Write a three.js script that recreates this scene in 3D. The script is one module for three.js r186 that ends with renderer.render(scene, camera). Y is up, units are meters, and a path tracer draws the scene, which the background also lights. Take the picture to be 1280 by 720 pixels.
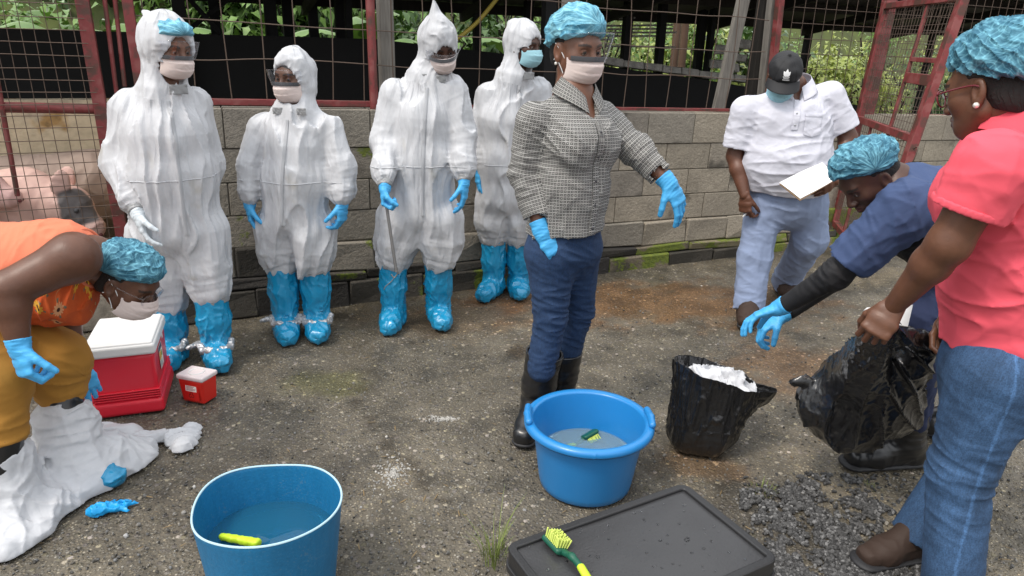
import * as THREE from 'three';
import { mergeGeometries, toCreasedNormals } from 'three/addons/utils/BufferGeometryUtils.js';
import { RoundedBoxGeometry } from 'three/addons/geometries/RoundedBoxGeometry.js';
import { createNoise3D } from 'simplex-noise';

// ---------- camera, sky, sun, exposure ----------
const scene = new THREE.Scene();
const EYE = [0, 1.55, 0], PITCH = 19.4 * Math.PI / 180, ROLL = 1.5 * Math.PI / 180, FOC = 853;
const camera = new THREE.PerspectiveCamera(2 * Math.atan(360 / FOC) * 180 / Math.PI, 16 / 9, 0.05, 400);
camera.position.set(...EYE);
camera.rotation.set(-PITCH, 0, ROLL, 'YXZ');
const renderer = new THREE.WebGLRenderer({ antialias: true });
renderer.setSize(1024, 576);
renderer.toneMapping = THREE.LinearToneMapping;
renderer.toneMappingExposure = 1.32;
renderer.shadowMap.enabled = true;
{ // bright overcast sky, a little brighter round the hidden sun
  const w = 256, h = 128, d = new Float32Array(w * h * 4), sd = new THREE.Vector3(-0.42, 0.85, 0.34).normalize();
  for (let j = 0; j < h; j++) for (let i = 0; i < w; i++) {
    const th = (j + .5) / h * Math.PI - Math.PI / 2, ph = ((i + .5) / w - .5) * 2 * Math.PI;
    const v = new THREE.Vector3(Math.cos(th) * Math.cos(ph), Math.sin(th), Math.cos(th) * Math.sin(ph));
    const c = Math.max(0, v.dot(sd)), up = Math.max(0, v.y);
    let b = 0.55 + 0.75 * up + 1.0 * Math.pow(c, 6);
    if (v.y < 0) b *= 0.35;
    const o = (j * w + i) * 4; d[o] = b * .97; d[o + 1] = b; d[o + 2] = b * 1.04; d[o + 3] = 1;
  }
  const t = new THREE.DataTexture(d, w, h, THREE.RGBAFormat, THREE.FloatType);
  t.mapping = THREE.EquirectangularReflectionMapping; t.magFilter = THREE.LinearFilter; t.needsUpdate = true;
  scene.background = t; scene.environment = t;
}
const sun = new THREE.DirectionalLight(0xfff4e6, 1.5);
sun.position.set(-4.2, 8.5, 1.2); sun.target.position.set(0, 0, -2.2);
sun.castShadow = true; sun.shadow.radius = 22; sun.shadow.mapSize.set(2048, 2048);
Object.assign(sun.shadow.camera, { left: -9, right: 9, top: 9, bottom: -9, near: .5, far: 40 });
scene.add(sun, sun.target);

// ---------- helpers ----------
let seedv = 12345;
const rnd = () => { seedv = (seedv + 0x6d2b79f5) | 0; let t = Math.imul(seedv ^ (seedv >>> 15), 1 | seedv); t = (t + Math.imul(t ^ (t >>> 7), 61 | t)) ^ t; return ((t ^ (t >>> 14)) >>> 0) / 4294967296; };
const rr = (a, b) => a + (b - a) * rnd();
const noise = createNoise3D(rnd);
const add = (a, b) => [a[0] + b[0], a[1] + b[1], a[2] + b[2]], sub = (a, b) => [a[0] - b[0], a[1] - b[1], a[2] - b[2]];
const mul = (a, s) => [a[0] * s, a[1] * s, a[2] * s], dot = (a, b) => a[0] * b[0] + a[1] * b[1] + a[2] * b[2];
const cross = (a, b) => [a[1] * b[2] - a[2] * b[1], a[2] * b[0] - a[0] * b[2], a[0] * b[1] - a[1] * b[0]];
const len = (a) => Math.hypot(a[0], a[1], a[2]), nrm = (a) => mul(a, 1 / (len(a) || 1)), mix = (a, b, t) => add(mul(a, 1 - t), mul(b, t));
const mad = (a, b, s) => [a[0] + b[0] * s, a[1] + b[1] * s, a[2] + b[2] * s];
const perp = (v, ax) => nrm(sub(v, mul(ax, dot(v, ax))));
const clamp = (x, a, b) => x < a ? a : x > b ? b : x, lerp = (a, b, t) => a + (b - a) * t;
const sst = (a, b, x) => { const t = clamp((x - a) / (b - a), 0, 1); return t * t * (3 - 2 * t); };
// the point where the photograph's pixel (1280 x 720) meets the ground, a height, or an upright plane at a distance
function ray(x, y) {
  let u = (x - 640) / FOC, v = (360 - y) / FOC; const c = Math.cos(ROLL), s = Math.sin(ROLL);
  [u, v] = [u * c - v * s, u * s + v * c];
  return [u, v * Math.cos(PITCH) - Math.sin(PITCH), -Math.cos(PITCH) - v * Math.sin(PITCH)];
}
const G = (x, y, h = 0) => { const d = ray(x, y), t = (h - EYE[1]) / d[1]; return [d[0] * t, h, d[2] * t]; };
const V = (x, y, D) => { const d = ray(x, y), t = -D / d[2]; return add(EYE, mul(d, t)); };

// ---------- naming ----------
const used = {};
function numbered(n) { const k = used[n] = (used[n] || 0) + 1; return k === 1 ? n : n + '_' + String(k - 1).padStart(3, '0'); }
function thing(name, label, category, pos = [0, 0, 0], group) {
  const o = new THREE.Group(); o.name = numbered(name); o.position.set(...pos); o.userData = { label, category };
  if (group) o.userData.group = group;
  o._base = pos; scene.add(o); return o;
}
function baseOf(p) { let b = [0, 0, 0]; while (p && p !== scene) { b = add(b, p.position.toArray()); p = p.parent; } return b; }
// geometry given in world space, stored relative to its parent
function part(name, geo, mat, parent, label) {
  const b = baseOf(parent); geo.translate(-b[0], -b[1], -b[2]);
  const m = new THREE.Mesh(geo, mat); m.name = name; m.castShadow = m.receiveShadow = true; if (label) m.userData.label = label;
  parent.add(m); return m;
}
function solo(name, geo, mat, label, category, group) {
  geo.computeBoundingBox(); const bb = geo.boundingBox, c = [(bb.min.x + bb.max.x) / 2, bb.min.y, (bb.min.z + bb.max.z) / 2];
  geo.translate(-c[0], -c[1], -c[2]);
  const m = new THREE.Mesh(geo, mat); m.name = numbered(name); m.position.set(...c); m.castShadow = m.receiveShadow = true;
  m.userData = { label, category }; if (group) m.userData.group = group; scene.add(m); return m;
}
function struct(name, geo, mat) { const m = new THREE.Mesh(geo, mat); m.name = name; m.castShadow = m.receiveShadow = true; m.userData = { kind: 'structure' }; scene.add(m); return m; }
const merge = (l) => mergeGeometries(l.map((g) => g.index ? g : (() => { const n = g.attributes.position.count, ix = new Uint32Array(n); for (let i = 0; i < n; i++) ix[i] = i; g.setIndex(new THREE.BufferAttribute(ix, 1)); return g; })()));

// ---------- textures ----------
const H2 = (x, y, s) => { let h = Math.imul(x, 374761393) + Math.imul(y, 668265263) + Math.imul(s, 1442695041) | 0; h = Math.imul(h ^ (h >>> 13), 1274126177); return ((h ^ (h >>> 16)) >>> 0) / 4294967296; };
function tn(x, y, p, s = 0, py = p) { // tiling value noise, -1..1
  const xi = Math.floor(x), yi = Math.floor(y), fx = x - xi, fy = y - yi, u = fx * fx * (3 - 2 * fx), v = fy * fy * (3 - 2 * fy);
  const m = (a, n) => ((a % n) + n) % n, h = (a, b) => H2(m(a, p), m(b, py), s);
  return (lerp(lerp(h(xi, yi), h(xi + 1, yi), u), lerp(h(xi, yi + 1), h(xi + 1, yi + 1), u), v)) * 2 - 1;
}
const fbm = (u, v, p, o = 4, s = 0) => { let a = 0, g = 1, q = p, t = 0; for (let i = 0; i < o; i++) { a += g * tn(u * q, v * q, q, s + i); t += g; g *= .5; q *= 2; } return a / t; };
function worley(u, v, p, s = 0) { // tiling; [f1, f2, id]
  const x = u * p, y = v * p, xi = Math.floor(x), yi = Math.floor(y); let a = 9, b = 9, id = 0; const m = (k) => ((k % p) + p) % p;
  for (let j = -1; j <= 1; j++) for (let i = -1; i <= 1; i++) {
    const cx = m(xi + i), cy = m(yi + j), dx = xi + i + H2(cx, cy, s) - x, dy = yi + j + H2(cx, cy, s + 7) - y, d = dx * dx + dy * dy;
    if (d < a) { b = a; a = d; id = H2(cx, cy, s + 13); } else if (d < b) b = d;
  }
  return [Math.sqrt(a), Math.sqrt(b), id];
}
function worl2(u, v, pu, pv, s) { // distance to the nearest of a stretched, tiling set of points
  const x = u * pu, y = v * pv, xi = Math.floor(x), yi = Math.floor(y); let a = 9, b = 9; const m = (k, p) => ((k % p) + p) % p;
  for (let j = -1; j <= 1; j++) for (let i = -1; i <= 1; i++) { const cx = m(xi + i, pu), cy = m(yi + j, pv), dx = xi + i + H2(cx, cy, s) - x, dy = yi + j + H2(cx, cy, s + 7) - y, d = dx * dx + dy * dy; if (d < a) { b = a; a = d; } else if (d < b) b = d; }
  return [Math.sqrt(a), Math.sqrt(b)];
}
const toS = (c) => c <= .0031308 ? c * 12.92 : 1.055 * Math.pow(c, 1 / 2.4) - .055;
function tex(n, size, fn, lin) { // fn(u,v) -> linear rgb (or one value); size = metres covered
  const d = new Uint8Array(n * n * 4);
  for (let j = 0; j < n; j++) for (let i = 0; i < n; i++) {
    let c = fn((i + .5) / n, (j + .5) / n); if (typeof c === 'number') c = [c, c, c];
    const o = (j * n + i) * 4; for (let k = 0; k < 3; k++) d[o + k] = clamp(lin ? c[k] : toS(clamp(c[k], 0, 1)), 0, 1) * 255; d[o + 3] = 255;
  }
  const t = new THREE.DataTexture(d, n, n); t.wrapS = t.wrapT = THREE.RepeatWrapping; t.magFilter = THREE.LinearFilter; t.minFilter = THREE.LinearMipmapLinearFilter; t.generateMipmaps = true;
  t.repeat.set(1 / size, 1 / size); if (!lin) t.colorSpace = THREE.SRGBColorSpace; t.needsUpdate = true; return t;
}
const M = (o) => { const c = o.c; delete o.c; const m = new (o.clearcoat || o.transmission || o.sheen ? THREE.MeshPhysicalMaterial : THREE.MeshStandardMaterial)({ side: THREE.DoubleSide, roughness: .7, ...o }); if (c) m.color.setRGB(...c); return m; };

// ---------- solids: distance fields meshed by surface nets ----------
const box6 = (a, b, r) => [Math.min(a[0], b[0]) - r, Math.min(a[1], b[1]) - r, Math.min(a[2], b[2]) - r, Math.max(a[0], b[0]) + r, Math.max(a[1], b[1]) + r, Math.max(a[2], b[2]) + r];
function mkBone(a, b, R, rt) { const ax = nrm(sub(b, a)); const r = rt ? perp(rt, ax) : perp(Math.abs(ax[1]) < .9 ? [0, 1, 0] : [1, 0, 0], ax); return { o: a, ax, rt: r, fr: cross(ax, r), R }; }
// round tapered bone; o: k blend, fb flat end at b, op '+', '-'
function TC(a, b, ra, rb, k = .02, o = {}) {
  const ba = sub(b, a), L2 = dot(ba, ba) || 1e-9, L = Math.sqrt(L2), fb = o.fb, fa = o.fa;
  const f = (x, y, z) => {
    const px = x - a[0], py = y - a[1], pz = z - a[2]; const tt = (px * ba[0] + py * ba[1] + pz * ba[2]) / L2, t = tt < 0 ? 0 : tt > 1 ? 1 : tt;
    const t2 = (fb && tt > 1) || (fa && tt < 0) ? tt : t;
    const qx = px - ba[0] * t2, qy = py - ba[1] * t2, qz = pz - ba[2] * t2;
    let d = Math.sqrt(qx * qx + qy * qy + qz * qz) - (ra + (rb - ra) * t);
    if (fb && tt > 1) d = Math.max(d, (tt - 1) * L); if (fa && tt < 0) d = Math.max(d, -tt * L);
    return d;
  };
  return { f, op: o.op || '+', k, bb: box6(a, b, Math.max(ra, rb)), bone: o.bone || mkBone(a, b, (ra + rb) / 2, o.rt) };
}
// elliptical bone: half width w along rt, half depth d across; e end roundness
function EB(a, b, rt, wa, da, wb, db, k = .03, o = {}) {
  const ba = sub(b, a), L = len(ba), ax = mul(ba, 1 / L), r = perp(rt, ax), f3 = cross(ax, r), ea = o.ea ?? 1, eb = o.eb ?? 1, fb = o.fb, fa = o.fa, sq = o.sq || 2;
  const f = (x, y, z) => {
    const px = x - a[0], py = y - a[1], pz = z - a[2]; const s = px * ax[0] + py * ax[1] + pz * ax[2], t = clamp(s / L, 0, 1);
    const w = wa + (wb - wa) * t, d = da + (db - da) * t, m = Math.min(w, d);
    const u = Math.abs((px * r[0] + py * r[1] + pz * r[2]) / w), v = Math.abs((px * f3[0] + py * f3[1] + pz * f3[2]) / d);
    const over = s < 0 ? -s : s > L ? s - L : 0, isb = s > L;
    const flat = isb ? fb : fa;
    const q = over && !flat ? over / (m * (isb ? eb : ea)) : 0;
    const rad = sq === 2 ? Math.sqrt(u * u + v * v + q * q) : Math.pow(Math.pow(u, sq) + Math.pow(v, sq) + Math.pow(q, sq), 1 / sq);
    let dd;
    { // first-order distance
      const g = rad > 1e-4 ? Math.sqrt((u / w) ** 2 + (v / d) ** 2 + (q / m) ** 2) / rad : 0; dd = g > 1e-3 ? (rad - 1) / Math.max(g, 1 / Math.max(w, d)) : -m;
      if (dd > m * .5) dd = Math.min(dd, (rad - 1) * m * 1.6 + m);
    }
    if (flat && over) dd = Math.max(dd, over);
    return dd;
  };
  return { f, op: o.op || '+', k, bb: box6(a, b, Math.max(wa, da, wb, db) * Math.max(1, ea, eb)), bone: o.bone || { o: a, ax, rt: r, fr: f3, R: (wa + da + wb + db) / 4 } };
}
// ellipsoid in a frame {c,X,Y,Z,s}
function EL(F, c, r, k = .02, o = {}) {
  const s = F.s, C = F.L(c[0], c[1], c[2]), R = [r[0] * s, r[1] * s, r[2] * s], { X, Y, Z } = F, mm = Math.max(...R);
  const f = (x, y, z) => {
    const px = x - C[0], py = y - C[1], pz = z - C[2];
    const u = (px * X[0] + py * X[1] + pz * X[2]) / R[0], v = (px * Y[0] + py * Y[1] + pz * Y[2]) / R[1], w = (px * Z[0] + py * Z[1] + pz * Z[2]) / R[2];
    const k0 = Math.sqrt(u * u + v * v + w * w), k1 = Math.sqrt((u / R[0]) ** 2 + (v / R[1]) ** 2 + (w / R[2]) ** 2);
    return k1 > 1e-4 ? k0 * (k0 - 1) / k1 : -Math.min(...R);
  };
  return { f, op: o.op || '+', k, bb: box6(C, C, mm), bone: o.bone || { o: C, ax: Y, rt: X, fr: Z, R: R[0] } };
}
const HS = (p, n, o = {}) => ({ f: (x, y, z) => (x - p[0]) * n[0] + (y - p[1]) * n[1] + (z - p[2]) * n[2], op: 'cut', k: o.k || 0 }); // keeps what lies behind the plane
function evalP(list, x, y, z) {
  let d = 1e3;
  for (let i = 0; i < list.length; i++) {
    const p = list[i], e = p.f(x, y, z);
    if (p.op === '+') { if (p.k > 0) { const h = p.k - Math.abs(d - e); d = Math.min(d, e) - (h > 0 ? h * h / (4 * p.k) : 0); } else d = Math.min(d, e); }
    else { const g = p.op === '-' ? -e : e; if (p.k > 0) { const h = p.k - Math.abs(d - g); d = Math.max(d, g) + (h > 0 ? h * h / (4 * p.k) : 0); } else d = Math.max(d, g); }
  }
  return d;
}
function frame(c, Z, Y, s = 1) { Z = nrm(Z); Y = perp(Y, Z); const X = cross(Y, Z); return { c, X, Y, Z, s, L: (x, y, z) => [c[0] + s * (X[0] * x + Y[0] * y + Z[0] * z), c[1] + s * (X[1] * x + Y[1] * y + Z[1] * z), c[2] + s * (X[2] * x + Y[2] * y + Z[2] * z)], I: (x, y, z) => { const p = [x - c[0], y - c[1], z - c[2]]; return [dot(p, X) / s, dot(p, Y) / s, dot(p, Z) / s]; } }; }
function solid(prims, h, o = {}) { // o.disp(x,y,z) outward push, o.col(x,y,z,nx,ny,nz), o.floor
  const B = [9, 9, 9, -9, -9, -9]; for (const p of prims) if (p.op === '+') for (let i = 0; i < 3; i++) { B[i] = Math.min(B[i], p.bb[i]); B[i + 3] = Math.max(B[i + 3], p.bb[i + 3]); }
  const mg = (o.pad || .02) + 2 * h, x0 = B[0] - mg, y0 = Math.max(B[1] - mg, o.floor ?? -9), z0 = B[2] - mg, N = 8;
  const nx = Math.ceil((B[3] + mg - x0) / h / N) * N + 1, ny = Math.ceil((B[4] + mg - y0) / h / N) * N + 1, nz = Math.ceil((B[5] + mg - z0) / h / N) * N + 1;
  const F = new Float32Array(nx * ny * nz).fill(1), R = N * h * .87, disp = o.disp, nxy = nx * ny;
  const adds = prims.filter((p) => p.op === '+'), hasSub = prims.some((p) => p.op !== '+');
  for (let bz = 0; bz < nz; bz += N) for (let by = 0; by < ny; by += N) for (let bx = 0; bx < nx; bx += N) {
    const cx = x0 + (bx + N / 2) * h, cy = y0 + (by + N / 2) * h, cz = z0 + (bz + N / 2) * h; let near = 0;
    const L = prims.filter((p) => { if (p.op === 'cut' || !p.bb) return true; const b = p.bb, m = R + .03 + p.k; const ok = cx > b[0] - m && cx < b[3] + m && cy > b[1] - m && cy < b[4] + m && cz > b[2] - m && cz < b[5] + m; if (ok && p.op === '+') near++; return ok; });
    if (!near) continue;
    const dc = evalP(L, cx, cy, cz), pad = (o.pad || .02) + R * 1.4;
    if (dc > pad) continue;
    if (dc < -pad * 1.5) { for (let k = bz; k < Math.min(nz, bz + N); k++) for (let j = by; j < Math.min(ny, by + N); j++) for (let i = bx; i < Math.min(nx, bx + N); i++) F[k * nxy + j * nx + i] = -1; continue; }
    for (let k = bz; k < Math.min(nz, bz + N); k++) for (let j = by; j < Math.min(ny, by + N); j++) for (let i = bx; i < Math.min(nx, bx + N); i++) {
      const x = x0 + i * h, y = y0 + j * h, z = z0 + k * h; let d = evalP(L, x, y, z);
      if (disp && d < .06 && d > -.06) d -= disp(x, y, z);
      F[k * nxy + j * nx + i] = d;
    }
  }
  if (o.floor !== undefined) for (let k = 0; k < nz; k++) for (let i = 0; i < nx; i++) F[k * nxy + i] = Math.max(F[k * nxy + i], h * .5);
  const pos = [], idx = [], cell = new Int32Array(nxy * nz).fill(-1), cn = [0, 1, nx, nx + 1, nxy, nxy + 1, nxy + nx, nxy + nx + 1], E = [[0, 1], [2, 3], [4, 5], [6, 7], [0, 2], [1, 3], [4, 6], [5, 7], [0, 4], [1, 5], [2, 6], [3, 7]];
  for (let k = 0; k < nz - 1; k++) for (let j = 0; j < ny - 1; j++) for (let i = 0; i < nx - 1; i++) {
    const b = k * nxy + j * nx + i; const s0 = F[b] < 0; let mixd = false; for (let c = 1; c < 8; c++) if ((F[b + cn[c]] < 0) !== s0) { mixd = true; break; }
    if (!mixd) continue;
    let X = 0, Y = 0, Z = 0, n = 0;
    for (const [p, q] of E) { const a = F[b + cn[p]], c = F[b + cn[q]]; if ((a < 0) === (c < 0)) continue; const t = a / (a - c); X += lerp(p & 1, q & 1, t); Y += lerp(p >> 1 & 1, q >> 1 & 1, t); Z += lerp(p >> 2, q >> 2, t); n++; }
    cell[b] = pos.length / 3; pos.push(x0 + (i + X / n) * h, y0 + (j + Y / n) * h, z0 + (k + Z / n) * h);
  }
  for (let k = 1; k < nz - 1; k++) for (let j = 1; j < ny - 1; j++) for (let i = 1; i < nx - 1; i++) {
    const b = k * nxy + j * nx + i, s = F[b] < 0;
    const quad = (o1, o2, flip) => { const a = cell[b - o1 - o2], c = cell[b - o2], d = cell[b], e = cell[b - o1]; if (a < 0 || c < 0 || d < 0 || e < 0) return; if (flip) idx.push(a, c, d, a, d, e); else idx.push(a, d, c, a, e, d); };
    if (s !== (F[b + 1] < 0)) quad(nx, nxy, s);
    if (s !== (F[b + nx] < 0)) quad(nxy, 1, s);
    if (s !== (F[b + nxy] < 0)) quad(1, nx, s);
  }
  let g = new THREE.BufferGeometry(); g.setAttribute('position', new THREE.Float32BufferAttribute(pos, 3)); g.setIndex(idx); g.computeVertexNormals();
  const n = pos.length / 3, nor = g.attributes.normal.array;
  // cloth coordinates in metres round the nearest bone
  const bone = new Int16Array(n), bl = []; for (const p of adds) { p._b = bl.indexOf(p.bone); if (p._b < 0) { p._b = bl.length; bl.push(p.bone); } }
  for (let i = 0; i < n; i++) { const x = pos[3 * i], y = pos[3 * i + 1], z = pos[3 * i + 2]; let m = 9, w = 0; for (const p of adds) { const b = p.bb; if (x < b[0] - .04 || x > b[3] + .04 || y < b[1] - .04 || y > b[4] + .04 || z < b[2] - .04 || z > b[5] + .04) continue; const d = p.f(x, y, z); if (d < m) { m = d; w = p._b; } } bone[i] = w; }
  const P2 = [], N2 = [], U2 = [], C2 = [], I2 = [], mapv = new Map();
  const uvOf = (i, B) => { const q = [pos[3 * i] - B.o[0], pos[3 * i + 1] - B.o[1], pos[3 * i + 2] - B.o[2]]; return [Math.atan2(dot(q, B.fr), dot(q, B.rt)), dot(q, B.ax)]; };
  for (let t = 0; t < idx.length; t += 3) {
    const w = bone[idx[t]], B = bl[w]; let a0 = null;
    for (let c = 0; c < 3; c++) {
      const i = idx[t + c], uv = uvOf(i, B); let wrap = 0; if (a0 === null) a0 = uv[0]; else { if (uv[0] - a0 > Math.PI) wrap = -1; else if (uv[0] - a0 < -Math.PI) wrap = 1; }
      const key = i * 512 + w * 3 + wrap + 1; let v = mapv.get(key);
      if (v === undefined) {
        v = P2.length / 3; mapv.set(key, v); P2.push(pos[3 * i], pos[3 * i + 1], pos[3 * i + 2]); N2.push(nor[3 * i], nor[3 * i + 1], nor[3 * i + 2]); U2.push((uv[0] + wrap * 2 * Math.PI) * B.R, uv[1]);
        if (o.col) C2.push(...o.col(pos[3 * i], pos[3 * i + 1], pos[3 * i + 2], nor[3 * i], nor[3 * i + 1], nor[3 * i + 2]));
      }
      I2.push(v);
    }
  }
  g = new THREE.BufferGeometry(); g.setAttribute('position', new THREE.Float32BufferAttribute(P2, 3)); g.setAttribute('normal', new THREE.Float32BufferAttribute(N2, 3)); g.setAttribute('uv', new THREE.Float32BufferAttribute(U2, 2));
  if (o.col) g.setAttribute('color', new THREE.Float32BufferAttribute(C2, 3)); g.setIndex(I2); return g;
}
// the point where a solid's surface is met coming in towards p along -dir
function surfAt(prims, disp, p, dir, lift = 0, far = .36) { const f = (t) => { const q = mad(p, dir, t); return evalP(prims, ...q) - (disp ? disp(...q) : 0); }; let t = far; while (t > 0 && f(t) > 0) t -= .004; let a = t, b = t + .004; for (let i = 0; i < 6; i++) { const m = (a + b) / 2; if (f(m) > 0) b = m; else a = m; } return mad(p, dir, a + lift); }
// a strip lying on a solid: fn(u, v) gives the inner point, dir the way out
const strip = (nu, nv, prims, disp, fn, dir, th, lift = .002) => sheet(nu, nv, (u, v) => surfAt(prims, disp, fn(u, v), typeof dir === 'function' ? dir(u, v) : dir, lift), th);
const ridge = (n) => 1 - Math.abs(n);
// cloth folds: long folds along an axis, crumples round joints, fine creases
function folds(axis, { long = 0, fl = 9, sl = 2.2, joints = [], fine = 0, ff = 30, mid = 0, fm = 11, seed = 0 }) {
  const [ax, ay, az] = nrm(axis);
  return (x, y, z) => {
    const s = x * ax + y * ay + z * az, qx = x - s * ax, qy = y - s * ay, qz = z - s * az; let h = 0;
    if (long) { const w = noise(qx * 4 + seed, s * 3, qz * 4 + qy * 4) * .25; const r = ridge(noise(qx * fl + ax * s * sl + w + seed, qy * fl + ay * s * sl + seed, qz * fl + az * s * sl + w)); h += long * .85 * (r * r - .5); }
    for (const j of joints) { const dx = x - j.p[0], dy = y - j.p[1], dz = z - j.p[2], e = Math.exp(-(dx * dx + dy * dy + dz * dz) / (j.r * j.r)); if (e < .03) continue; const u = dx * j.ax[0] + dy * j.ax[1] + dz * j.ax[2], f = j.f || 16, g = f * .22; const r = ridge(noise((dx - u * j.ax[0]) * g + j.ax[0] * u * f + seed, (dy - u * j.ax[1]) * g + j.ax[1] * u * f, (dz - u * j.ax[2]) * g + j.ax[2] * u * f + 5)); h += j.amp * .85 * e * (r * r * r - .35); }
    if (mid) { const r = ridge(noise(x * fm + 3.1, y * fm * .7 + seed, z * fm + noise(x * 6, y * 6, z * 6) * .5)); h += mid * .8 * (r * r * r - .35); }
    if (fine) { const r = ridge(noise(x * ff, y * ff + seed, z * ff)); h += fine * .5 * (r * r - .5); }
    return h;
  };
}
const setCol = (g, c) => { const n = g.attributes.position.count, a = new Float32Array(n * 3); for (let i = 0; i < n; i++) { a[3 * i] = c[0]; a[3 * i + 1] = c[1]; a[3 * i + 2] = c[2]; } g.setAttribute('color', new THREE.BufferAttribute(a, 3)); return g; };
const v3 = (a) => new THREE.Vector3(...a);
function tube(pts, r, seg = 24, rad = 8, closed = false) { return new THREE.TubeGeometry(new THREE.CatmullRomCurve3(pts.map(v3), closed, 'catmullrom', .5), seg, r, rad, closed); }
function bar(a, b, r, rad = 8) { // straight round bar
  const L = len(sub(b, a)), g = new THREE.CylinderGeometry(r, r, L, rad, 1); g.applyQuaternion(new THREE.Quaternion().setFromUnitVectors(new THREE.Vector3(0, 1, 0), v3(nrm(sub(b, a))))); g.translate(...mix(a, b, .5)); return g;
}
function beam(a, b, w, d, side, bev = .004) { // box beam from a to b; w along side
  const L = len(sub(b, a)), g = new RoundedBoxGeometry(w, L, d, 2, Math.min(bev, w / 3, d / 3)); const Y = nrm(sub(b, a)), X = perp(side, Y), Z = cross(X, Y);
  g.applyMatrix4(new THREE.Matrix4().makeBasis(v3(X), v3(Y), v3(Z))); g.translate(...mix(a, b, .5));
  return g;
}
function boxUV(g, s = 1) { // metre uv by the main axis of the normal
  const p = g.attributes.position, n = g.attributes.normal, uv = new Float32Array(p.count * 2);
  for (let i = 0; i < p.count; i++) { const ax = Math.abs(n.getX(i)), ay = Math.abs(n.getY(i)), az = Math.abs(n.getZ(i)); let u, v; if (ay >= ax && ay >= az) { u = p.getX(i); v = p.getZ(i); } else if (ax > az) { u = p.getZ(i); v = p.getY(i); } else { u = p.getX(i); v = p.getY(i); } uv[2 * i] = u * s; uv[2 * i + 1] = v * s; }
  g.setAttribute('uv', new THREE.BufferAttribute(uv, 2)); return g;
}
function sheet(nu, nv, fn, th = 0, raw = false) { // a surface from fn(u,v); with thickness th a closed slab
  let lu = 1, lv = 1; if (!raw) { lu = lv = 0; for (let i = 0; i < 8; i++) { lu += len(sub(fn((i + 1) / 8, .5), fn(i / 8, .5))); lv += len(sub(fn(.5, (i + 1) / 8), fn(.5, i / 8))); } }
  const pos = [], uv = [], idx = []; for (let j = 0; j <= nv; j++) for (let i = 0; i <= nu; i++) { pos.push(...fn(i / nu, j / nv)); uv.push(i / nu * lu, j / nv * lv); }
  for (let j = 0; j < nv; j++) for (let i = 0; i < nu; i++) { const a = j * (nu + 1) + i, b = a + 1, c = a + nu + 1, d = c + 1; idx.push(a, b, d, a, d, c); }
  let g = new THREE.BufferGeometry(); g.setAttribute('position', new THREE.Float32BufferAttribute(pos, 3)); g.setAttribute('uv', new THREE.Float32BufferAttribute(uv, 2)); g.setIndex(idx); g.computeVertexNormals();
  if (th) {
    const n = pos.length / 3, N = g.attributes.normal.array, p2 = pos.slice(), u2 = uv.concat(uv), ix = idx.slice();
    for (let i = 0; i < n * 3; i++) p2.push(pos[i] - N[i] * th);
    for (let t = 0; t < idx.length; t += 3) ix.push(idx[t] + n, idx[t + 2] + n, idx[t + 1] + n);
    const W = nu + 1, ed = []; for (let i = 0; i < nu; i++) { ed.push([i + 1, i], [nv * W + i, nv * W + i + 1]); } for (let j = 0; j < nv; j++) { ed.push([j * W, (j + 1) * W], [(j + 1) * W + nu, j * W + nu]); }
    for (const [a, b] of ed) ix.push(a, b, b + n, a, b + n, a + n);
    g = new THREE.BufferGeometry(); g.setAttribute('position', new THREE.Float32BufferAttribute(p2, 3)); g.setAttribute('uv', new THREE.Float32BufferAttribute(u2, 2)); g.setIndex(ix); g.computeVertexNormals();
  }
  return g;
}

function proj(p) { const q = sub(p, EYE), cp = Math.cos(PITCH), sp = Math.sin(PITCH), z = -q[2] * cp - q[1] * sp, y = q[1] * cp - q[2] * sp, x = q[0], c = Math.cos(ROLL), s = Math.sin(ROLL); return [640 + FOC * (x * c + y * s) / z, 360 - FOC * (-x * s + y * c) / z]; }
const uvs = (g, a, b) => { const q = g.attributes.uv; for (let i = 0; i < q.count; i++) q.setXY(i, q.getX(i) * a, q.getY(i) * b); return g; };

// ---------- materials ----------
const T = {};
T.tyvek = tex(512, .5, (u, v) => .5 + .35 * fbm(u, v, 12, 4, 3) + .25 * (ridge(fbm(u, v, 7, 3, 9)) ** 4), true);
// creased cloth: flat facets that meet in sharp ridges, drawn out along the cloth
const crease = (pu, pv, w, sd) => (u, v) => { const a = fbm(u, v, 3, 3, sd) * w, b = fbm(u, v, 3, 3, sd + 5) * w, c = worl2(u + a, v + b, pu, pv, sd), d = worl2(u + b, v + a, pu * 2 + 1, pv * 2 + 1, sd + 3); const e = worl2(u + b * .6, v + a * .6, pu * 3, pv * 3, sd + 4); return clamp(.52 * c[0] + .24 * (1 - d[0]) + .10 * e[0] + .08 * fbm(u, v, 9, 2, sd + 8), 0, 1); };
T.creaseA = tex(1024, .8, crease(12, 3, .05, 61), true);
T.creaseC = tex(512, .34, crease(5, 4, .16, 91), true);
T.creaseB = tex(1024, .8, crease(6, 7, .16, 81), true);
T.tyvekC = tex(512, .5, (u, v) => { const a = fbm(u, v, 40, 3, 5), b = fbm(u, v, 4, 4, 8); const k = .565 + .03 * a + .03 * b; const st = sst(.35, .6, fbm(u, v, 3, 4, 21)) * .10; return [k - st * .8, k + .008 - st, k + .03 - st * 1.5]; });
T.weave = tex(256, .06, (u, v) => .5 + .25 * Math.sin(u * 2 * Math.PI * 60) * Math.cos(v * 2 * Math.PI * 60) + .2 * fbm(u, v, 32, 2), true);
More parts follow.
